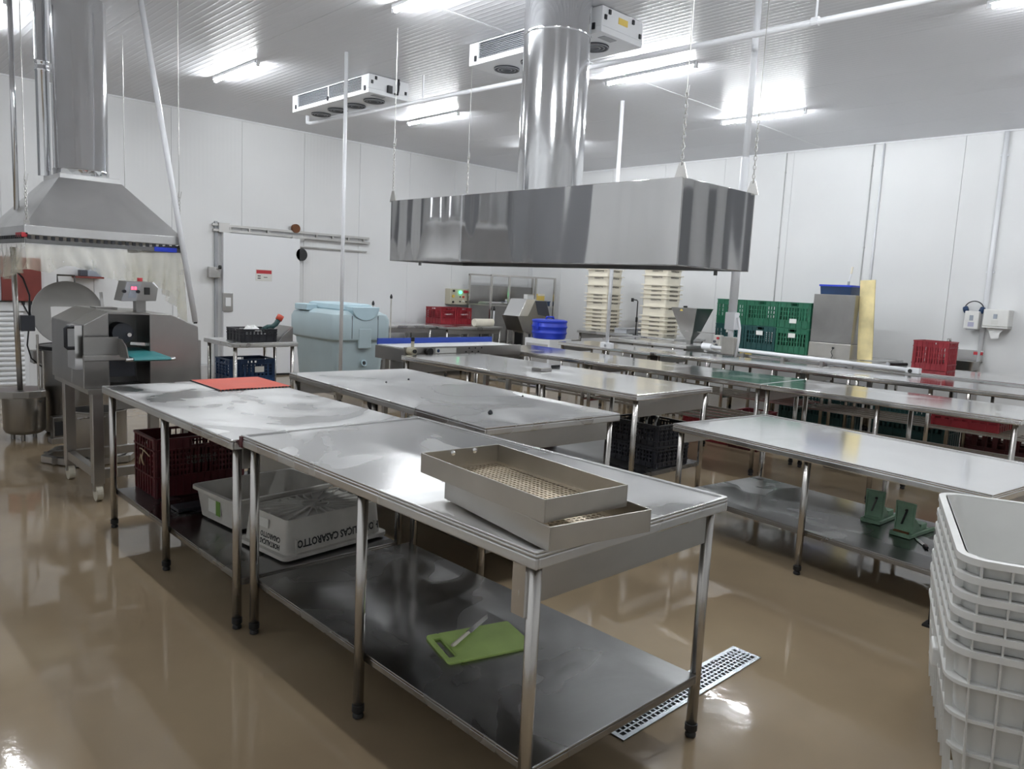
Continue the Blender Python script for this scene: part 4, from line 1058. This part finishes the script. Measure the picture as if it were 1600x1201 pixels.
# ---- red panel box and small shelf on the wall
rb = thing('electrical_panel', 'red-brown electrical panel box on the white wall above the shutter', 'panel box', (2.20, 11.42, 1.12))
MB().box(-.22, .22, -.06, .08, 0, .55).build('door', 'red_board', rb, bevel=.006)
MB().box(-.36, -.22, -.05, .08, 0, .55).build('side_frame', 'grey_paint', rb, bevel=.004)
for x in (.02, .10):
    MB().cyl((x, 0, -.05), (x, 0, 0), .02, 10).build('gland', 'black_plastic', rb)
MB().path([(.02, 0, -.05), (.06, -.01, -.14), (.10, -.02, -.22), (.13, -.02, -.36)], .010, 6).build('cable', 'black_plastic', rb, smooth=True)
MB().path([(.10, 0, -.05), (.09, -.01, -.14), (.10, -.02, -.22)], .010, 6).build('cable', 'black_plastic', rb, smooth=True)
ws = thing('wall_shelf', 'small orange shelf on the wall beside the raised drum lid', 'shelf', (2.97, 11.38, 1.44))
MB().box(-.17, .17, -.10, .12, 0, .025).build('board', 'red_board', ws, bevel=.003)
dv = thing('label_scale', 'small grey and clear device on the orange shelf', 'device', (2.97, 11.38, 1.466))
MB().box(-.11, -.02, -.06, .06, 0, .08).build('body', 'grey_grille', dv, bevel=.008)
MB().prism([(-.02, 0), (.15, 0), (.13, .11), (-.02, .14)], -.06, .06, 'y').build('hood', 'screen_grey', dv, bevel=.006)

# ================================================================ around the small table and the blue tub
crate('plastic_crate', 'navy blue crate with a white label under the small table', 'crate', (3.56, 7.85, .43), 0, .50, .36, .28, 'navy_plastic', sticker=('y', .07, .17), nx=10, ny=7, group='blue crates')
stn = thing('low_bench', 'low steel bench under the navy crate', 'bench', (3.59, 7.84, 0))
MB().box(-.31, .31, -.24, .24, .405, .428).build('top', 'steel_frame', stn, bevel=.003)
for sx in (-1, 1):
    for sy in (-1, 1): MB().cyl((sx*.26, sy*.2, 0), (sx*.26, sy*.2, .405), .016, 10).build('leg', 'steel_leg', stn)
blk = crate('plastic_crate', 'low black crate holding white scraps on the small table', 'crate', (3.57, 7.72, .902), 0, .38, .38, .135, 'black_plastic', nx=8, ny=8, rows=2, solid=.6, group='black crate on the small table')
ppr = thing('white_scrap', 'crumpled white plastic in the low black crate', 'bag', (3.58, 7.72, .917))
m = MB(); random.seed(3)
m.lathe([(.12, 0), (.14, .04), (.10, .09), (.05, .135), (.01, .14)], n=11)
m.v = [(x*(1+.3*math.sin(7*i)), y*(1+.25*math.cos(5*i)), z*(1+.12*math.sin(3*i))) for i, (x, y, z) in enumerate(m.v)]
m.build('body', 'paper', ppr, smooth=False)
wd = thing('steel_wedge', 'sloping steel tray beside the low black crate', 'tray', (3.84, 7.70, .902))
MB().prism([(-.06, 0), (.11, 0), (.11, .16), (-.02, .05)], -.16, .16, 'y').build('body', 'steel_machine', wd, bevel=.004)
gl = thing('rubber_glove', 'green rubber glove with an orange cuff draped over the steel tray', 'glove', (3.80, 7.72, 1.0))
MB().path([(-.10, 0, .02), (-.05, 0, .045), (.0, 0, .05), (.04, 0, .075), (.07, 0, .12)], .028, 10).build('palm', 'teal_green_plastic', gl, smooth=True)
for k in range(4): MB().path([(-.09, -.03+.02*k, .02), (-.14, -.035+.024*k, .01), (-.165, -.035+.025*k, -.015)], .010, 8).build('finger', 'teal_green_plastic', gl, smooth=True)
MB().path([(-.05, -.02, .03), (-.06, -.06, .02)], .010, 8).build('thumb', 'teal_green_plastic', gl, smooth=True)
MB().path([(.07, 0, .12), (.10, 0, .17)], .036, 10).build('cuff', 'orange_mat', gl, smooth=True)

def blue_tub():
    t = thing('insulated_tub', 'pale blue insulated wheeled tub with a hinged lid and bung hole', 'tub', (4.99, 8.33, 0))
    L = lambda w, d, z, r: [(x, y, z) for x, y in rrect(w, d, r, 5)]
    MB().loft([L(.60, .92, .30, .07), L(.64, .96, .42, .08), L(.715, 1.01, .86, .09), L(.79, 1.09, .885, .09), L(.80, 1.10, .90, .09), L(.80, 1.10, 1.12, .09), L(.76, 1.06, 1.18, .10), L(.60, .90, 1.225, .10)]).build('body', 'pale_blue_plastic', t, auto=30)
    ld = MB().loft([L(.44, .80, 1.222, .05), L(.46, .82, 1.24, .05), L(.44, .80, 1.29, .05), L(.38, .74, 1.305, .05)]).build('lid', 'pale_blue_lid', t, auto=40)
    MB().box(-.40, -.25, .10, .40, 1.20, 1.275).build('hinge_block', 'pale_blue_lid', t, bevel=.01)
    MB().prism([(.02+.19*math.cos(rad(a)), 1.275+.16*math.sin(rad(a))) for a in range(180, 361, 15)], -.565, -.40, 'y').build('lid_tongue', 'pale_blue_lid', t, bevel=.008)
    MB().box(-.07, .11, -.556, -.53, .78, 1.02).build('front_panel', 'pale_blue_plastic', t, bevel=.012)
    for x in (-.16, .20): MB().box(x-.003, x+.003, -.5525, -.545, .90, 1.17).build('panel_seam', 'grey_grille', t)
    bg = MB().lathe([(.040, 0), (.040, .022), (.026, .024), (.022, .008)], n=20).build('bung_ring', 'pale_blue_lid', t, auto=40, M=face_M((.03, -.507, .60), (1, 0, 0), (0, .24, 1)))
    MB().lathe([(.021, .009), (.021, .018)], n=16).build('bung_hole', 'rubber_black', bg)
    MB().box(-.32, .32, -.48, .48, .22, .30).build('chassis', 'steel_frame', t, bevel=.006)
    for sx in (-1, 1):
        for sy in (-1, 1):
            w_ = MB().cyl((sx*.24-.02, sy*.40, .08), (sx*.24+.02, sy*.40, .08), .08, 20).build('wheel', 'rubber_black', t)
            MB().box(sx*.24-.035, sx*.24+.035, sy*.40-.02, sy*.40+.02, .10, .22).build('fork', 'steel_frame', w_)
blue_tub()
for x, y, z, h, l in ((5.62, 8.55, 0, 1.33, 'short'), (6.02, 8.72, 0, 1.42, 'tall')):
    t = thing('broom_handle', '%s thin upright stick with a black tip behind the pale blue tub' % l, 'stick', (x, y, 0))
    MB().cyl((0, 0, .04), (0, 0, h-.06), .010, 8).build('stick', 'worn_white_plastic', t); MB().lathe([(.016, h-.06), (.018, h-.03), (.006, h)], n=10).build('tip', 'rubber_black', t)
    MB().box(-.10, .10, -.03, .03, 0, .045).build('head', 'black_plastic', t, bevel=.004)

# ---- blue belt conveyor across the row
cv = thing('belt_conveyor', 'blue belt conveyor with a white plate across the head of the tables', 'conveyor', (5.38, 6.62, 0))
MB().box(-.82, .84, -.26, .26, .78, .915).build('frame', 'steel_machine', cv, bevel=.004)
MB().box(-.82, .84, -.275, -.26, .82, .935).build('side_rail', 'steel_machine', cv, bevel=.003)
MB().box(-.80, .82, -.20, .24, .916, .925).build('belt', 'white_plastic', cv, bevel=.003)
MB().box(-.80, .84, .235, .26, .92, .985).build('belt_guide', 'conveyor_blue', cv)
MB().box(-.42, -.14, -.279, -.275, .862, .918).build('name_plate', 'sticker_white', cv)
MB().cyl((-.385, -.281, .89), (-.385, -.279, .89), .018, 14).build('plate_mark', 'navy_plastic', cv)
for k in range(6): MB().cyl((.0+.045*k, -.282, .91 if k % 2 else .87), (.0+.045*k, -.275, .91 if k % 2 else .87), .008, 8).build('bolt', 'rubber_black', cv)
MB().cyl((-.52, -.32, .885), (-.52, -.275, .885), .04, 14).build('tension_knob', 'rubber_black', cv)
kn_ = MB().cyl((-.76, -.36, .90), (-.76, -.275, .90), .04, 16).build('drive_hub', 'beige_enamel', cv)
MB().cyl((-.76, -.38, .90), (-.76, -.36, .90), .02, 12).build('hub_cap', 'rubber_black', kn_)
MB().bar((-.76, -.33, .93), (-.76, -.33, 1.0), .025).build('crank', 'beige_enamel', kn_); MB().cyl((-.76, -.33, 1.0), (-.76, -.33, 1.04), .02, 10).build('crank_knob', 'rubber_black', kn_)
for x in (-.72, .74):
    for y in (-.2, .2):
        MB().box(x-.025, x+.025, y-.025, y+.025, 0, .78).build('leg', 'steel_frame', cv)
MB().box(-.695, .715, -.19, .19, .30, .33).build('lower_tray', 'steel_dark', cv)

# ================================================================ far corner
for k, x in enumerate((8.76, 9.13)):
    crate('plastic_crate', ('left of two small red crates side by side on the far table', 'right-hand small red crate below the control panel')[k] if False else ('small red crate on the far table, next to its twin', 'small red crate right below the control panel')[k], 'crate', (x, 11.08, .862), 0, .355, .45, .305, 'red_plastic', nx=8, ny=9, text='CASAROTTO', rim_mat='sticker_white', group='red crates')
cp = thing('control_panel', 'beige control panel with coloured buttons and a lit green lamp', 'control panel', (9.39, 11.48, 1.21))
MB().box(-.22, .22, -.14, .02, 0, .30).build('enclosure', 'beige_enamel', cp, bevel=.01)
for (x, z, mt_, r) in ((-.14, .26, 'rubber_black', .022), (.13, .25, 'sign_red', .028), (.18, .25, 'sign_red', .022), (-.15, .16, 'yellow_sticker', .03), (-.15, .05, 'rubber_black', .02), (.10, .15, 'orange_mat', .022), (.02, .15, 'rubber_black', .012), (.02, .06, 'rubber_black', .014), (.10, .07, 'sticker_white', .02), (.17, .06, 'rubber_black', .014)):
    MB().cyl((x, -.16, z), (x, -.14, z), r, 14).build('button', mt_, cp)
MB().cyl((.02, -.17, .235), (.02, -.14, .235), .025, 16).build('green_lamp', 'green_lamp', cp)
rk = thing('steel_rack', 'tall open steel pipe rack with shelves in the room corner', 'rack', (10.45, 10.95, 0))
xs_ = (-.86, -.40, .32, .86)
for x in xs_:
    for y in (-.30, .33):
        if x in (-.40, .32) and y > 0: continue
        MB().box(x-.018, x+.018, y-.018, y+.018, 0, 1.80).build('post', 'steel_leg', rk)
for y in (-.30, .33): MB().box(-.878, .878, y-.016, y+.016, 1.785, 1.815).build('top_rail', 'steel_leg', rk)
for z in (1.22, .45): MB().box(-.86, .86, -.28, .32, z, z+.022).build('shelf', 'steel_frame', rk, bevel=.003)
MB().box(-.86, .86, .345, .352, .5, 1.6).build('back_sheet', 'steel_machine', rk)
def simple(name, label, cat, loc, parts, rz=0, group=None):
    t = thing(name, label, cat, loc, rz, group)
    for nm, b, mt_ in parts: MB().box(*b).build(nm, mt_, t, bevel=.004)
    return t
simple('tray_pile', 'flat steel trays piled on the rack shelf', 'trays', (9.95, 10.9, 1.243), [('tray', (-.30, .30, -.18, .18, 0, .03), 'steel_machine'), ('tray', (-.28, .28, -.17, .17, .031, .055), 'steel_bright')])
simple('printer', 'white and navy machine cover on the rack shelf', 'machine', (10.45, 10.9, 1.243), [('body', (-.22, .22, -.16, .16, 0, .06), 'navy_plastic'), ('cover', (-.12, .20, -.15, .15, .06, .11), 'white_plastic'), ('display', (-.20, -.08, -.16, -.05, .06, .10), 'rubber_black')])
simple('storage_bin', 'navy bin on the rack shelf holding packets', 'bin', (11.0, 10.85, 1.243), [('body', (-.22, .22, -.18, .18, 0, .10), 'navy_plastic'), ('rim', (-.23, .23, -.19, .19, .085, .10), 'navy_plastic')])
simple('carton', 'yellow printed carton in the navy bin on the rack', 'carton', (11.05, 10.82, 1.344), [('body', (-.10, .10, -.06, .06, 0, .14), 'yellow_sticker'), ('flap', (-.10, .10, -.062, -.06, .10, .14), 'cream_plastic')])
simple('packet', 'white packet leaning in the navy bin on the rack', 'packet', (10.80, 10.86, 1.344), [('body', (-.10, .10, -.05, .05, 0, .12), 'paper'), ('seal', (-.10, .10, -.052, -.05, .09, .12), 'sticker_white')], 4)
rol = thing('film_roll', 'cream film roll lying on the far steel table', 'roll', (9.22, 10.42, .93)); MB().cyl((-.22, 0, 0), (.22, 0, 0), .068, 20).build('roll', 'cream_plastic', rol, auto=40); MB().cyl((.22, 0, 0), (.224, 0, 0), .025, 12).build('core', 'rust', rol)
simple('scale', 'white and black weighing device on the far steel table', 'device', (9.38, 10.62, .862), [('body', (-.10, .10, -.10, .10, 0, .05), 'rubber_black'), ('cover', (-.10, .09, -.09, .09, .05, .08), 'white_plastic')])
simple('motor_unit', 'black motor unit on the lower rack shelf', 'motor', (10.55, 10.75, .473), [('body', (-.12, .12, -.12, .12, 0, .34), 'rubber_black'), ('cap', (-.08, .08, -.14, -.12, .12, .28), 'grey_grille')])
wst = thing('white_stick', 'white handled stick leaning by the rack', 'stick', (9.62, 10.60, 0)); MB().cyl((0, 0, .04), (.02, .0, 1.14), .014, 8).build('stick', 'white_pvc', wst); MB().lathe([(.02, 1.14), (.022, 1.17), (.008, 1.22)], .02, 0, 10).build('tip', 'rubber_black', wst); MB().box(-.06, .06, -.04, .04, 0, .04).build('head', 'rubber_black', wst)
# tilted steel hopper lifter
hp = thing('tipping_hopper', 'tilted angular steel hopper machine next to the rack', 'machine', (9.62, 9.65, 0))
MB().prism([(-.44, 1.10), (-.27, 1.40), (-.05, 1.40), (-.22, 1.10)], -.20, .20, 'y').build('side_casing', 'steel_bright', hp, bevel=.004)
MB().prism([(-.44, 1.10), (-.20, 1.10), (-.03, 1.38), (.26, 1.38), (.38, 1.08), (.22, .84), (.0, .78), (-.30, .84)], -.17, .24, 'y').build('hopper', 'steel_machine', hp, bevel=.004)
MB().prism([(-.03, 1.37), (.25, 1.37), (.36, 1.09), (.06, 1.13)], -.176, -.17, 'y').build('mouth', 'grey_grille', hp)
for (x, y) in ((-.2, -.12), (.15, -.12), (-.2, .18), (.15, .18)): MB().box(x-.02, x+.02, y-.02, y+.02, 0, .86).build('leg', 'steel_leg', hp)
MB().box(-.18, .13, -.10, .16, .25, .55).build('drive_box', 'steel_dark', hp, bevel=.01)
# blue barrel on its pedestal
br = thing('blue_barrel', 'bright blue ribbed plastic drum with a handled lid', 'barrel', (8.98, 8.52, .80))
MB().lathe([(.255, 0), (.27, .02), (.275, .07), (.288, .085), (.288, .10), (.278, .115), (.280, .17), (.292, .185), (.292, .20), (.280, .215), (.276, .26), (.262, .275)], n=40).build('body', 'blue_plastic', br, auto=50)
ld = MB().lathe([(.285, .26), (.290, .275), (.285, .295), (.24, .305), (.02, .31)], n=40).build('lid', 'blue_plastic', br, auto=50)
MB().path([(-.09, 0, .305), (-.08, 0, .345), (.08, 0, .345), (.09, 0, .305)], .014, 8).build('lid_handle', 'blue_plastic', ld, smooth=True)
for s in (-1, 1): MB().box(s*.29-.012, s*.29+.012, -.03, .03, .14, .25).build('lug', 'blue_plastic', br, bevel=.004)
pdn = thing('pedestal', 'pale steel pedestal cabinet under the blue barrel', 'cabinet', (9.0, 8.52, 0))
MB().box(-.29, .22, -.28, .28, 0, .795).build('cabinet', 'white_paint', pdn, bevel=.006)
MB().box(.22, .50, -.22, .25, .70, .79).build('side_tray', 'steel_frame', pdn, bevel=.004)
MB().box(-.294, -.29, -.24, .24, .08, .72).build('door', 'steel_bright', pdn)

# ---- cream crate stacks
def cream_stack(cx, cy, rz, levels, which):
    order = {1: 'lowest'}
    N = len(levels)
    ords = ['lowest', 'second', 'third', 'fourth', 'fifth', 'sixth', 'seventh', 'eighth', 'ninth', 'tenth', 'eleventh', 'twelfth', 'thirteenth']
    for i, zt in enumerate(levels):
        nm = 'topmost' if i == N-1 else ords[i]+(' from below' if i else '')
        h = min(.155, zt-.902-.006*min(i, 2))
        z0 = zt-h
        t = thing('cream_crate', '%s cream crate of the nested stack %s' % (nm, which), 'crate', (cx, cy, z0), rz, 'cream crates '+which)
        w, d = .44, .50
        MB().tub(w-.055, d-.055, w-.03, d-.03, 0, h, .004, .03, 3).build('body', 'cream_plastic', t, auto=35)
        MB().ring(w+.03, d+.03, w-.045, d-.045, h-.014, h, .035, 3).build('rim', 'cream_plastic', t, auto=35)
        step = zt-(levels[i-1] if i else .9)
        zt_ = h-.012-min(step-.012, .05)*.5
        off = w/2-.0145
        link('lettering', text_mesh('HORTALIÇAS', .036, 'faded_ink'), t, M=face_M((0, -(d/2-.0145), zt_), (1, 0, 0), (0, 0, 1)))
        link('lettering', text_mesh('CASAROTTO', .034, 'faded_ink'), t, M=face_M((-off, -.04, zt_), (0, -1, 0), (0, 0, 1)))
cream_stack(10.47, 8.66, 0, [.965, 1.03, 1.10, 1.165, 1.23, 1.30, 1.43, 1.50, 1.56, 1.71, 1.86, 1.98], 'nearer the blue barrel')
cream_stack(10.42, 7.40, 0, [.97, 1.04, 1.11, 1.18, 1.25, 1.40, 1.54, 1.61, 1.68, 1.75, 1.90, 2.0], 'behind the steel funnel')
gt = thing('tap_stand', 'thin black bent rod standing between the cream stacks', 'rod', (10.22, 7.72, .90))
MB().path([(0, 0, 0), (0, 0, .56), (0, .02, .58), (0, .10, .585), (0, .12, .565)], .010, 8).build('rod', 'rubber_black', gt, smooth=True)
MB().box(-.012, .012, .09, .13, .55, .61).build('clamp', 'rubber_black', gt); MB().box(-.014, .014, -.014, .014, .22, .30).build('grip', 'rubber_black', gt); MB().cyl((0, 0, 0), (0, 0, .01), .05, 14).build('base', 'rubber_black', gt)
gb = simple('steel_box_lid', 'grey flat box on the crate table between the cream stacks', 'box', (10.28, 7.95, .902), [('body', (-.30, .30, -.13, .13, 0, .07), 'grey_paint'), ('lid', (-.31, .31, -.14, .14, .071, .085), 'grey_paint')])
gb.location = (10.62, 8.12, .902)
# ---- funnel hopper
fn = thing('steel_funnel', 'square stainless funnel hopper with a yellow warning sticker', 'hopper', (9.51, 6.20, .90))
L4 = lambda a, z: [(-a, -a, z), (a, -a, z), (a, a, z), (-a, a, z)]
MB().loft([L4(.215, .52), L4(.105, .18), L4(.10, .18), L4(.205, .515)], cap0=False, cap1=False, closed=True).build('upper_cone', 'steel_machine', fn)
MB().loft([L4(.11, .18), L4(.035, .05), L4(.035, .0)]).build('throat', 'steel_machine', fn)
MB().cyl((.0, .12, .52), (.0, .12, .545), .03, 12).build('knob', 'rubber_black', fn)
MB().prism([(.02, .475), (.07, .475), (.045, .51)], -.205, -.198, 'x', M=Matrix.Translation((-.004, 0, 0))).build('warning_sticker', 'yellow_sticker', fn)
MB().bar((-.16, 0, .19), (.26, -.25, .17), .012).build('crossbar', 'steel_bright', fn)
vb = thing('valve_block', 'white valve block with dark knobs beside the funnel', 'valve', (9.50, 5.72, .876)); MB().box(-.05, .05, -.05, .06, 0, .19).build('block', 'worn_white_plastic', vb, bevel=.01)
for y, z in ((-.02, .15), (.03, .10), (0, .05)): MB().cyl((-.075, y, z), (-.05, y, z), .018, 10).build('knob', 'grey_grille' if z < .12 else 'sign_red', vb)

# ---- white pipe on brackets in front of the green crates
wp = thing('white_pipe', 'long white plastic pipe laid on brackets before the green crates', 'pipe', (9.0, 4.3, .90))
MB().cyl((0, -1.28, -.005), (0, 1.30, .028), .026, 14).build('pipe', 'white_pvc', wp, smooth=True)
MB().cyl((0, 1.22, .026), (0, 1.36, .028), .045, 14).build('end_socket', 'white_pvc', wp, auto=40)
MB().box(-.04, .05, -1.40, -1.26, -.035, .025).build('end_fitting', 'white_pvc', wp, bevel=.006); MB().cyl((-.05, -1.31, -.01), (-.04, -1.31, -.01), .022, 12).build('fitting_cap', 'rubber_black', wp)
for y in (.75, .2, -.3): MB().box(-.02, .02, y-.02, y+.02, -.16, -.01).build('bracket', 'steel_frame', wp)
tag(MB().box(9.10, 9.18, 5.02, 5.16, .876, .90).build('sponge', 'yellow_sticker', bevel=.008), 'small yellow sponge beside the white pipe', 'sponge')
# ---- green crates
for i, (y, lo) in enumerate(((5.86, 'teal_green_plastic'), (5.38, 'teal_green_plastic'), (4.90, 'green_plastic'))):
    where = ('at the funnel end of the row', 'in the middle of the row', 'next to the steel cabinet')[i]
    crate('green_crate', 'lower green crate %s' % where, 'crate', (10.28, y, .872), 0, .56, .47, .345, lo, sticker=('x', .0, .25), nx=10, ny=10, rows=3, solid=.3, group='green crates on the wall table')
    crate('green_crate', 'upper green crate %s' % where, 'crate', (10.28, y, 1.219), 0, .56, .47, .355, 'green_plastic', sticker=('x', 0, .10) if i == 2 else None, nx=10, ny=10, rows=3, solid=.3, group='green crates on the wall table')
# ---- steel cabinet, blue bin, brush, yellow board
sc2 = thing('steel_cabinet', 'upright steel cabinet beside the green crates, blue bin on top', 'cabinet', (10.22, 4.37, .872))
MB().box(-.22, .26, -.28, .27, .20, .83).build('upper_casing', 'steel_machine', sc2, bevel=.005)
MB().box(-.23, .27, -.285, .275, 0, .19).build('lower_casing', 'steel_tray', sc2, bevel=.005)
MB().box(-.22, .26, -.28, .27, .19, .20).build('seam', 'steel_dark', sc2)
MB().cyl((-.245, -.06, .13), (-.23, -.06, .13), .015, 10).build('switch', 'rubber_black', sc2)
MB().path([(-.245, -.06, .12), (-.26, -.05, .08), (-.255, -.07, .03), (-.27, -.06, -.0)], .005, 6).build('cable', 'black_plastic', sc2)
bbn = thing('storage_bin', 'navy bin with a bright blue rim on the steel cabinet', 'bin', (10.22, 4.39, 1.703))
MB().tub(.34, .40, .36, .42, 0, .12, .006, .03).build('body', 'navy_plastic', bbn, auto=35); MB().ring(.385, .445, .345, .405, .105, .128, .04, 3).build('rim', 'blue_plastic', bbn, auto=35)
bs = thing('brush', 'cream-tipped brush standing in the navy bin', 'brush', (10.18, 4.28, 1.712)); MB().cyl((0, 0, 0), (0, -.005, .17), .016, 10).build('grip', 'grey_paint', bs); MB().cyl((0, -.005, .17), (0, -.025, .27), .009, 8).build('shaft', 'white_pvc', bs); MB().cyl((0, -.025, .27), (0, -.035, .36), .014, 8).build('bristles', 'cream_plastic', bs)
yb = thing('yellow_board', 'tall stained yellow board leaning beside the steel cabinet', 'board', (10.14, 3.955, .877)); yb.rotation_euler = (rad(-3.5), 0, 0)
MB().box(-.012, .012, -.10, .09, 0, 1.03).build('board', 'yellow_board', yb, bevel=.004)
# ---- red crate on the table by the sink, black tube
crate('plastic_crate', 'upright red crate with white lettering near the sink', 'crate', (9.70, 2.99, .877), 0, .32, .38, .335, 'red_plastic', nx=9, ny=11, rows=3, solid=.22, group='red crates')
bt = thing('black_tube', 'short black tube lying on the table by the upright red crate', 'tube', (9.65, 3.42, .897)); MB().cyl((-.09, .02, 0), (.16, -.10, 0), .02, 12).build('tube', 'rubber_black', bt, auto=40); MB().cyl((-.105, .027, 0), (-.09, .02, 0), .024, 12).build('end_ring', 'grey_paint', bt)
# ---- sink and wall dispensers
sk = thing('hand_sink', 'stainless wall hand sink with a splashback below the dispensers', 'sink', (11.285, 3.18, 0))
MB().tub(.36, .42, .40, .46, .80, .92, .006, .05).build('basin', 'steel_machine', sk, auto=35)
MB().box(.165, .20, -.24, .24, .90, 1.06).build('splashback', 'steel_bright', sk, bevel=.004)
MB().path([(.12, .16, .92), (.12, .16, 1.14), (.10, .16, 1.18), (.02, .16, 1.18), (0, .16, 1.14)], .016, 10).build('tap', 'steel_leg', sk, smooth=True)
MB().box(.16, .166, -.23, -.12, 1.0, 1.04).build('red_label', 'sign_red', sk)
MB().cyl((0, 0, 0), (0, 0, .80), .035, 12).build('waste_pipe', 'grey_paint', sk)
so = thing('soap_dispenser', 'narrow white soap dispenser on the wall beside the towel dispenser', 'dispenser', (11.36, 3.10, 1.34))
MB().box(-.045, .08, -.085, .085, 0, .235).build('casing', 'white_plastic', so, bevel=.012); MB().box(-.049, -.045, -.022, .022, .11, .18).build('window', 'screen_grey', so); MB().box(-.047, -.045, -.035, .035, .03, .09).build('print', 'lavender_tape', so); MB().box(-.055, -.02, -.05, .05, -.012, .0).build('push_bar', 'grey_paint', so)
tw = thing('towel_dispenser', 'wide white paper towel dispenser on the wall', 'dispenser', (11.40, 2.82, 1.37))
MB().box(-.12, .10, -.15, .14, .02, .24).build('casing', 'white_plastic', tw, bevel=.012); MB().box(-.12, .10, -.15, .14, 0, .018).build('tray', 'white_plastic', tw, bevel=.004)
MB().box(-.124, -.12, -.022, .022, .12, .18).build('window', 'screen_grey', tw); MB().box(-.1215, -.12, -.04, .04, .05, .10).build('print', 'sticker_white', tw)
MB().loft([[(-.05, -.11, 0), (-.045, .11, 0), (-.04, .11, 0), (-.045, -.11, 0)], [(-.07, -.06, -.06), (-.05, .07, -.05), (-.045, .07, -.05), (-.065, -.06, -.06)], [(-.06, -.05, -.13), (-.05, .035, -.14), (-.045, .035, -.14), (-.055, -.05, -.13)]]).build('paper', 'paper', tw)
hs = thing('ear_muffs', 'dark blue ear muffs hung above the soap dispenser', 'ear muffs', (11.42, 3.11, 1.60))
MB().path([(0, .115*math.cos(rad(a)), .115*math.sin(rad(a))-.01) for a in range(-5, 186, 10)], .007, 8).build('headband', 'rubber_black', hs, smooth=True)
for s in (-1, 1): MB().lathe([(.02, -.03), (.042, -.025), (.048, 0), (.042, .025), (.02, .03)], n=18).build('ear_cup', 'navy_plastic', hs, smooth=True, M=face_M((0, s*.095, -.01), (0, .3*s, 1), (1, 0, 0)))
